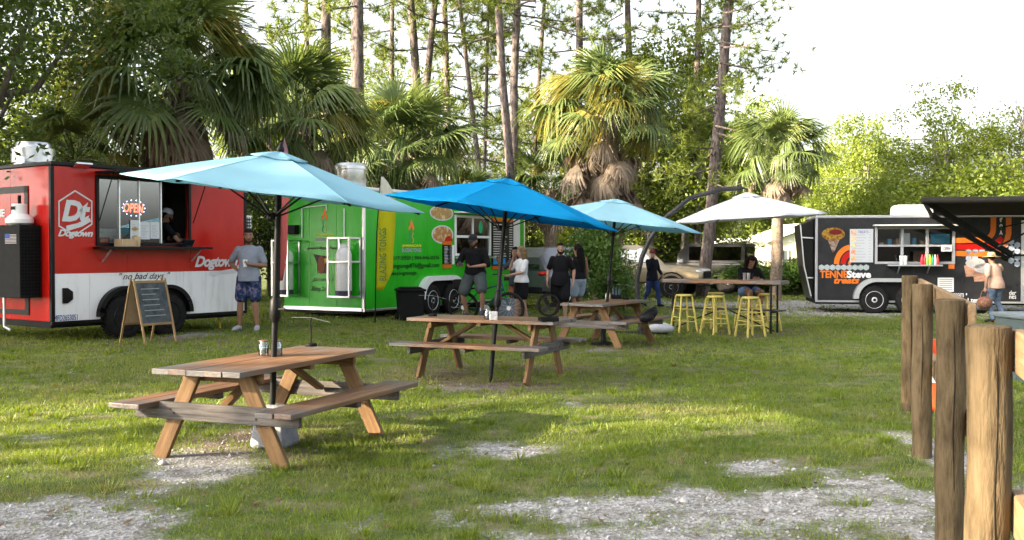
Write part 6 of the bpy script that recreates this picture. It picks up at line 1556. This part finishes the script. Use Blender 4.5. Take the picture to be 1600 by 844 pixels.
    if shoe:
        for s in 'LR':
            an, to = J['an' + s], J['toe' + s]; c = MB(); c.tube([an + Vector((0, .05, -.045)), an + Vector((0, .02, -.03)), an.lerp(to, .45) + Vector((0, 0, -.005)), an.lerp(to, .85), to + (to - an) * .22 + Vector((0, 0, .012))], [.030, .044, .046, .050, .022], 12, side=Vector((1, 0, 0)), ry=[.03, .055, .042, .036, .018])
            link('shoe', evaluated(c, 'shoe', shoe, .012, 2), root)
    if hair:
        c = MB(); kq = hair_kind
        if kq != 'bald':
            c.ball(hp(0, .014, .036), (.088, .108, .106), 16, 11, rot=HR); 
        if kq == 'bob':
            for a in range(9):
                t = math.pi * (a / 8) ; x, y = math.cos(t) * .082, .01 + math.sin(t) * .085; c.tube([hp(x, y, .05), hp(x * 1.12, y * 1.08, -.06), hp(x * 1.15, y * 1.1 - .01, -.15), hp(x * .95, y, -.19)], [.040, .045, .040, .015], 8)
        if kq == 'long':
            for a in range(7):
                t = math.pi * (.12 + .76 * a / 6); x, y = math.cos(t) * .078, .02 + math.sin(t) * .08; c.tube([hp(x, y, .05), hp(x * 1.1, y * 1.1, -.08), hp(x * 1.2, y * 1.15 + .02, -.28), hp(x * .9, y * 1.1 + .03, -.50), hp(x * .5, y, -.56)], [.038, .042, .042, .034, .01], 8)
        hm = evaluated(c, 'hair', hair, .013, 1)
        bm = bmesh.new(); bm.from_mesh(hm); inv = HR.transposed(); dl = []
        for v in bm.verts:
            q = inv @ (v.co - H)
            if kq in ('short', 'fade') and (q.z < (.062 - .9 * max(0, q.y + .02) if q.y < .06 else -.06)): dl.append(v)
            elif kq in ('bob', 'long') and q.y < -.045 and q.z < .062 and abs(q.x) < .062: dl.append(v)
        bmesh.ops.delete(bm, geom=dl, context='VERTS'); bm.to_mesh(hm); bm.free(); link('hair', hm, root)
    if beard:
        c = MB(); c.tube([hp(-.068, -.02, -.02), hp(-.056, -.058, -.075), hp(0, -.082, -.105), hp(.056, -.058, -.075), hp(.068, -.02, -.02)], [.014, .022, .026, .022, .014], 8); c.tube([hp(-.03, -.092, -.046), hp(0, -.102, -.040), hp(.03, -.092, -.046)], .007, 6); link('beard', evaluated(c, 'beard', beard, .009, 1), root)
    if cap:
        c = MB(); c.ball(hp(0, .008, .060), (.090, .107, .082), 18, 11, rot=HR); s = 1 if cap_back else -1
        c.tube([hp(0, s * .06 + .01, .055), hp(0, s * .13, .05), hp(0, s * .185, .038)], [.078, .074, .05], 14, side=HR @ Vector((1, 0, 0)), ry=[.010, .008, .006])
        cm = evaluated(c, 'cap', cap, .009, 1); bm = bmesh.new(); bm.from_mesh(cm); inv = HR.transposed(); bmesh.ops.delete(bm, geom=[v for v in bm.verts if (inv @ (v.co - H)).z < .028], context='VERTS'); bm.to_mesh(cm); bm.free(); link('cap', cm, root)
    if hat:
        c = MB(); pr = [(.0, .16), (.07, .155), (.088, .13), (.098, .06), (.105, .055), (.19, .03), (.215, .035), (.215, .042), (.19, .038), (.10, .066), (.02, .15)]; me_ = MB().lathe(pr, n=28).mesh('straw_hat', hat, 50); o = link('straw_hat', me_, root, H + HR @ Vector((0, .01, 0)), HR.to_euler())
    return root
WL = lambda x, y: (x, y, gz(x, y))
sneak = M('grey_trainer', (.25, .25, .28), .7, c2=(.34, .34, .36), scale=12)
blk_shoe = M('black_shoe', (.006, .006, .006), .6)
brown_h = fabric('brown_hair', (.010, .006, .004), (.025, .015, .009), 20); black_h = fabric('black_hair', (.0025, .002, .002), (.007, .006, .005), 20); blond_h = fabric('fair_hair', (.07, .045, .022), (.17, .12, .065), 20)
blk = fabric('black_cotton', (.004, .004, .005), (.009, .009, .011)); 
# man in grey by the red trailer, holding a clear cup
gm_ = WL(xw(389, 17.7), 17.7)
flo = M('floral_print', (.012, .016, .045), .85, c2=(.24, .17, .21), scale=14, c3=(.03, .055, .13), contrast=(.42, .66), bump=.2)
person('man in grey t-shirt and floral shorts holding a cup beside the red trailer', gm_, R(4), 1.77, dict(elR=(-.33, .08, 1.17), wrR=(-.20, .09, 1.03), elL=(.27, .03, 1.12), wrL=(.06, -.19, 1.14), knR=(-.14, -.03, .50), anR=(-.17, .03, .09), toeR=(-.24, -.12, .03), anL=(.13, .02, .09), toeL=(.15, -.16, .03)), (R(12), 0), (.36, .19, .12), fabric('grey_cotton', (.19, .215, .26), (.235, .26, .305)), .75, .85, flo, .80, sneak, brown_h, 'short', fabric('stubble', (.03, .017, .011)), 1.05, hand_n={'L': (0, 0, 1), 'R': (0, .5, -1)}, handcurl=(.9, .3))
c_ = MB().lathe([(.030, 0), (.041, .125), (.038, .125), (.028, .01), (.0, .01)], n=18).build('plastic_cup', M('clear_plastic', (.66, .68, .70), .3), None, Vector(gm_) + Vector((-.005, -.235, 1.115)), smooth=40); tag(c_, 'clear plastic cup in the hand of the man in grey', 'cup')
# vendor leaning in the red trailer window
vx = face_pix(red, 268, 350)[0]; vz = hole[2] + .19 - .0
vp = in_trailer(red, vx - .02, .52, 0); vp.z = hole[2] + red.location.z - 1.02
person('vendor with a white cap and beard leaning on the red trailer counter', vp, rza + R(72), 1.72, dict(chest=(0, -.10, 1.20), neck=(0, -.20, 1.39), head=(0, -.27, 1.52), shL=(.17, -.18, 1.34), shR=(-.17, -.18, 1.34), elL=(.22, -.38, 1.09), wrL=(.02, -.42, 1.18), elR=(-.30, -.36, 1.09), wrR=(-.12, -.52, 1.10)), (R(0), R(10)), (.30, .17, .11), blk, .6, .86, blk, .8, blk_shoe, black_h, 'short', black_h, 1.1, cap=fabric('white_cap', (.34, .36, .42), (.44, .46, .52)), cap_back=True, handcurl=(1, .8))
# man on the bicycle
bkx, bky = xw(742, 21.3), 21.3
person('man in black t-shirt and cap sitting on the bicycle, looking at his phone', (bkx, bky, gz(bkx, bky) + .04), R(-18), 1.80, dict(pel=(0, .02, .98), chest=(0, -.02, 1.28), neck=(0, -.05, 1.50), head=(0, -.10, 1.63), shL=(.20, -.02, 1.43), shR=(-.20, -.02, 1.43), elL=(.30, -.06, 1.15), wrL=(.06, -.28, 1.12), elR=(-.32, -.10, 1.16), wrR=(-.20, -.32, 1.14), hipL=(.10, 0, .95), knL=(.24, -.26, .62), anL=(.20, -.10, .24), toeL=(.22, -.27, .16), hipR=(-.10, 0, .95), knR=(-.17, -.24, .56), anR=(-.16, -.02, .16), toeR=(-.20, -.20, .10)), (R(0), R(22)), (.40, .22, .15), blk, .95, .90, fabric('grey_green_short', (.04, .05, .05)), .85, M('dark_shoe', (.04, .045, .055), .7), brown_h, 'short', brown_h, 1.28, cap=fabric('black_cap', (.012, .013, .015)), hand_n={'L': (0, 0, 1), 'R': (0, 0, 1)}, handcurl=(.9, 1.1))
ph = MB().box((0, 0, 0), (.075, .15, .01), rot=Matrix.Rotation(R(30), 3, 'X')).build('phone', M('phone_black', (.01, .01, .012), .2), None, (bkx - .30, bky - .42, gz(bkx, bky) + 1.26), bevel=.004); tag(ph, 'black phone in the hand of the man on the bicycle', 'phone')
# woman in white, person behind her, bearded man, woman in light shorts
person('woman in white t-shirt and black shorts with a hand to her face', WL(xw(815, 21.9), 21.9), R(-62), 1.66, dict(elL=(.22, -.10, 1.16), wrL=(.10, -.36, 1.10), elR=(-.24, -.16, 1.22), wrR=(-.10, -.17, 1.47), knR=(-.08, -.06, .50), anR=(-.10, -.10, .09), toeR=(-.10, -.28, .03), anL=(.09, .10, .09), toeL=(.09, -.07, .03)), (R(-10), R(8)), (.42, .25, .18), fabric('white_cotton', (.44, .44, .46), (.52, .52, .54)), .85, .93, blk, .68, M('sandal', (.2, .12, .07), .7), blond_h, 'bob', fat=.98, tight=1.06, hand_n={'R': (.3, -.5, 1), 'L': (0, 0, 1)})
person('person in dark clothes behind the woman in white, one hand raised', WL(xw(806, 23.0), 23.0), R(-50), 1.66, dict(elR=(-.28, -.20, 1.20), wrR=(-.24, -.34, 1.42), elL=(.25, -.1, 1.15), wrL=(.14, -.3, 1.05)), (R(15), 0), (.30, .16, .10), fabric('slate_cotton', (.03, .035, .05)), .7, .84, fabric('rust_short', (.20, .07, .05)), .7, blk_shoe, black_h, 'bob')
person('bearded man in black t-shirt and shorts walking towards the tables', WL(xw(876, 22.9), 22.9), R(-6), 1.78, dict(elL=(.29, .06, 1.14), wrL=(.28, -.02, .88), elR=(-.28, .05, 1.14), wrR=(-.29, -.08, .89), knL=(.10, -.14, .51), anL=(.11, -.12, .10), toeL=(.12, -.30, .05), knR=(-.10, .02, .50), anR=(-.10, .24, .12), toeR=(-.11, .09, .04)), (R(10), R(-3)), (.44, .26, .18), blk, .75, .80, blk, .92, blk_shoe, black_h, 'short', black_h, 1.12, tight=1.04)
person('woman with long dark hair, black top and light blue shorts walking away', WL(xw(903, 23.6), 23.6), R(205), 1.76, dict(elL=(.24, -.06, 1.16), wrL=(.16, -.26, 1.10), elR=(-.24, .0, 1.14), wrR=(-.22, -.12, .90), knR=(-.10, -.12, .52), anR=(-.10, -.04, .10), toeR=(-.11, -.2, .04), anL=(.10, .16, .10), toeL=(.11, .0, .03)), (R(35), 0), (.26, .135, .085), blk, .5, .96, fabric('light_denim', (.20, .25, .32), (.26, .31, .38)), .72, blk_shoe, black_h, 'long', sleeveless=True, fat=1.08, bust=0)
# person walking with a phone held up
px_, py_ = xw(1019, 29.2), 29.2
person('person in dark jacket and blue jeans walking by the pickup, phone held up', WL(px_, py_), R(35), 1.66, dict(elR=(-.24, -.10, 1.16), wrR=(-.15, -.18, 1.47), elL=(.25, -.02, 1.14), wrL=(.20, -.20, 1.0), knL=(.09, -.16, .52), anL=(.10, -.20, .10), toeL=(.10, -.38, .06), knR=(-.09, .06, .50), anR=(-.10, .30, .16), toeR=(-.10, .16, .05)), (R(-10), R(5)), (.42, .26, .19), fabric('navy_jacket', (.004, .005, .009)), 1.2, .80, fabric('blue_jeans', (.012, .025, .085), (.025, .045, .13)), 1.2, blk_shoe, black_h, 'short', cap=fabric('dark_cap', (.06, .015, .015)), hand_n={'R': (.4, .4, 1)})
# woman seated at the bar table
person('woman with wavy dark hair seated at the bar table looking at her phone', (4.83, 21.0, gz(4.8, 21) - .17), R(10), 1.68, dict(pel=(0, 0, 1.02), chest=(0, -.06, 1.30), neck=(0, -.12, 1.50), head=(0, -.20, 1.62), shL=(.18, -.10, 1.44), shR=(-.18, -.10, 1.44), elL=(.24, -.26, 1.22), wrL=(.06, -.40, 1.25), elR=(-.26, -.24, 1.21), wrR=(-.04, -.40, 1.24), hipL=(.10, -.02, .98), knL=(.15, -.42, .98), anL=(.13, -.36, .58), toeL=(.14, -.52, .52), hipR=(-.10, -.02, .98), knR=(-.13, -.44, 1.00), anR=(-.08, -.36, .58), toeR=(-.08, -.52, .52)), (R(0), R(30)), (.34, .18, .12), blk, .95, .96, fabric('dark_denim', (.06, .10, .18), (.10, .15, .25)), .45, blk_shoe, fabric('wavy_hair', (.005, .003, .002), (.02, .010, .007), 20), 'bob', fat=1.08, hand_n={'L': (-.5, 0, .6), 'R': (.5, 0, .6)}, handcurl=(.8, .8))
p = (4.76, 20.56, 1.055 + gz(4.8, 21))
o = MB().box((0, 0, 0), (.075, .15, .01), rot=Matrix.Rotation(R(40), 3, 'X')).build('phone', M('phone_black', (.01, .01, .012), .2), None, (4.82, 20.60, 1.12), bevel=.004); tag(o, 'phone held by the woman seated at the bar table', 'phone')
for i, (x, lb) in enumerate(((4.62, 'left clear drinking glass in front of the seated woman'), (4.69, 'right clear drinking glass in front of the seated woman'))):
    o = MB().lathe([(.028, 0), (.036, .14), (.033, .14), (.026, .01), (.0, .01)], n=16).build('drinking_glass', M('frosted_glass', (.25, .23, .23), .3), None, (x, 20.34 - i * .04, 1.038 + gz(bc.x, bc.y)), smooth=40); tag(o, lb, 'glass')
# man in straw hat reaching to the dark trailer
hx_, hy_ = xw(1557, 22.8), 22.8
person('man in peach t-shirt, jeans and straw hat reaching towards the dark trailer', (hx_, hy_, gz(hx_, hy_)), R(208), 1.62, dict(chest=(0, -.05, 1.20), neck=(0, -.10, 1.40), head=(0, -.14, 1.535), shL=(.19, -.08, 1.35), shR=(-.20, -.08, 1.35), elR=(-.42, -.18, 1.27), wrR=(-.60, -.34, 1.30), elL=(.30, -.02, 1.10), wrL=(.33, -.05, .84), knL=(.13, -.10, .50), anL=(.17, .05, .09), knR=(-.14, -.08, .5), anR=(-.19, .10, .09), toeL=(.2, -.12, .03), toeR=(-.23, -.07, .03)), (R(-35), R(5)), (.40, .20, .13), fabric('peach_cotton', (.42, .26, .19), (.48, .31, .23)), .85, .82, fabric('worn_jeans', (.05, .08, .14), (.16, .20, .26), 10), 1.2, blk_shoe, brown_h, 'short', fat=1.12, hat=M('straw', (.36, .26, .13), .8, c2=(.44, .33, .19), scale=30, bump=.4), hand_n={'R': (0, 0, -1)}, handcurl=(1.1, .3))
bgp = Vector((hx_, hy_, 0)) + Matrix.Rotation(R(208), 3, 'Z') @ Vector((.31, -.06, .0))
bg_ = thing('wicker_bag', 'round brown basket bag carried by the man in the straw hat', 'bag', (bgp.x, bgp.y, .40), 0)
MB().ball((0, 0, .05), (.17, .13, .14), 16, 10).build('basket', M('wicker', (.12, .05, .03), .8, c2=(.26, .13, .09), scale=22, bump=.8, bscale=30), bg_, smooth=60); MB().tube([(-.10, 0, .14), (-.06, 0, .30), (0, 0, .35), (.06, 0, .30), (.10, 0, .14)], .009, 6).build('handle', M('wicker', ()), bg_, smooth=60)

# ------------------------------------------------------------------ bicycle under the man
bk = thing('bicycle', 'dark electric bicycle with teal frame under the man in the black cap', 'bicycle', (bkx + .22, bky, gz(bkx, bky)), R(-14)); bk.scale = (.92,) * 3
teal = M('teal_frame', (.012, .075, .07), .35, .3)
def bwheel(x):
    r = .33; w = MB(); n = 30
    pts = [(x + r * math.cos(2 * math.pi * i / n), 0, r + .03 + r * math.sin(2 * math.pi * i / n)) for i in range(n + 1)]; w.tube(pts, .036, 8); o = w.build('wheel', rubber, bk, smooth=60); s = MB()
    for i in range(14): a = 2 * math.pi * i / 14; s.tube([(x, .02 * (-1) ** i, r + .03), (x + (r - .03) * math.cos(a), 0, r + .03 + (r - .03) * math.sin(a))], .0025, 4)
    s.lathe([(.05, -.04), (.05, .04)], (x, 0, r + .03), 12, 'y'); s.build('spokes', steel, o)
bwheel(-.52); bwheel(.55)
f = MB(); f.tube([(-.12, 0, .86), (.02, 0, .34)], .02, 8); f.tube([(.02, 0, .34), (.40, 0, .80)], .034, 8); f.tube([(-.08, 0, .76), (.38, 0, .90)], .018, 8); f.tube([(.02, 0, .34), (-.52, 0, .36)], .014, 8); f.tube([(-.10, 0, .78), (-.52, 0, .36)], .012, 8); f.tube([(.37, 0, .98), (.55, 0, .36)], .018, 8); f.build('frame', teal, bk, smooth=50)
MB().ball((-.15, 0, .90), (.14, .09, .04), 14, 8).build('saddle', matte_black, bk, smooth=60); MB().tube([(.37, 0, .95), (.33, 0, 1.10)], .016, 8).tube([(.26, -.32, 1.12), (.34, -.16, 1.13), (.34, .16, 1.13), (.26, .32, 1.12)], .015, 8).build('handlebar', matte_black, bk, smooth=50)
MB().bb(-.75, -.25, -.10, .10, .78, .81).bb(-.72, -.35, -.13, .13, .81, 1.0).build('rear_rack_bag', matte_black, bk, bevel=.02); MB().lathe([(.09, -.008), (.09, .008)], (.02, -.05, .34), 18, 'y').beam((.02, -.07, .34), (.13, -.09, .22), .02, .015).beam((.02, .07, .34), (-.09, .09, .46), .02, .015).bb(.08, .19, -.19, -.09, .20, .23).build('crankset', steel, bk)
MB().bb(.44, .56, -.05, .05, .98, 1.06).build('headlamp', matte_black, bk, bevel=.01); MB().beam((-.1, -.02, .5), (-.06, -.3, .01), .012, .02).build('kickstand', steel, bk)
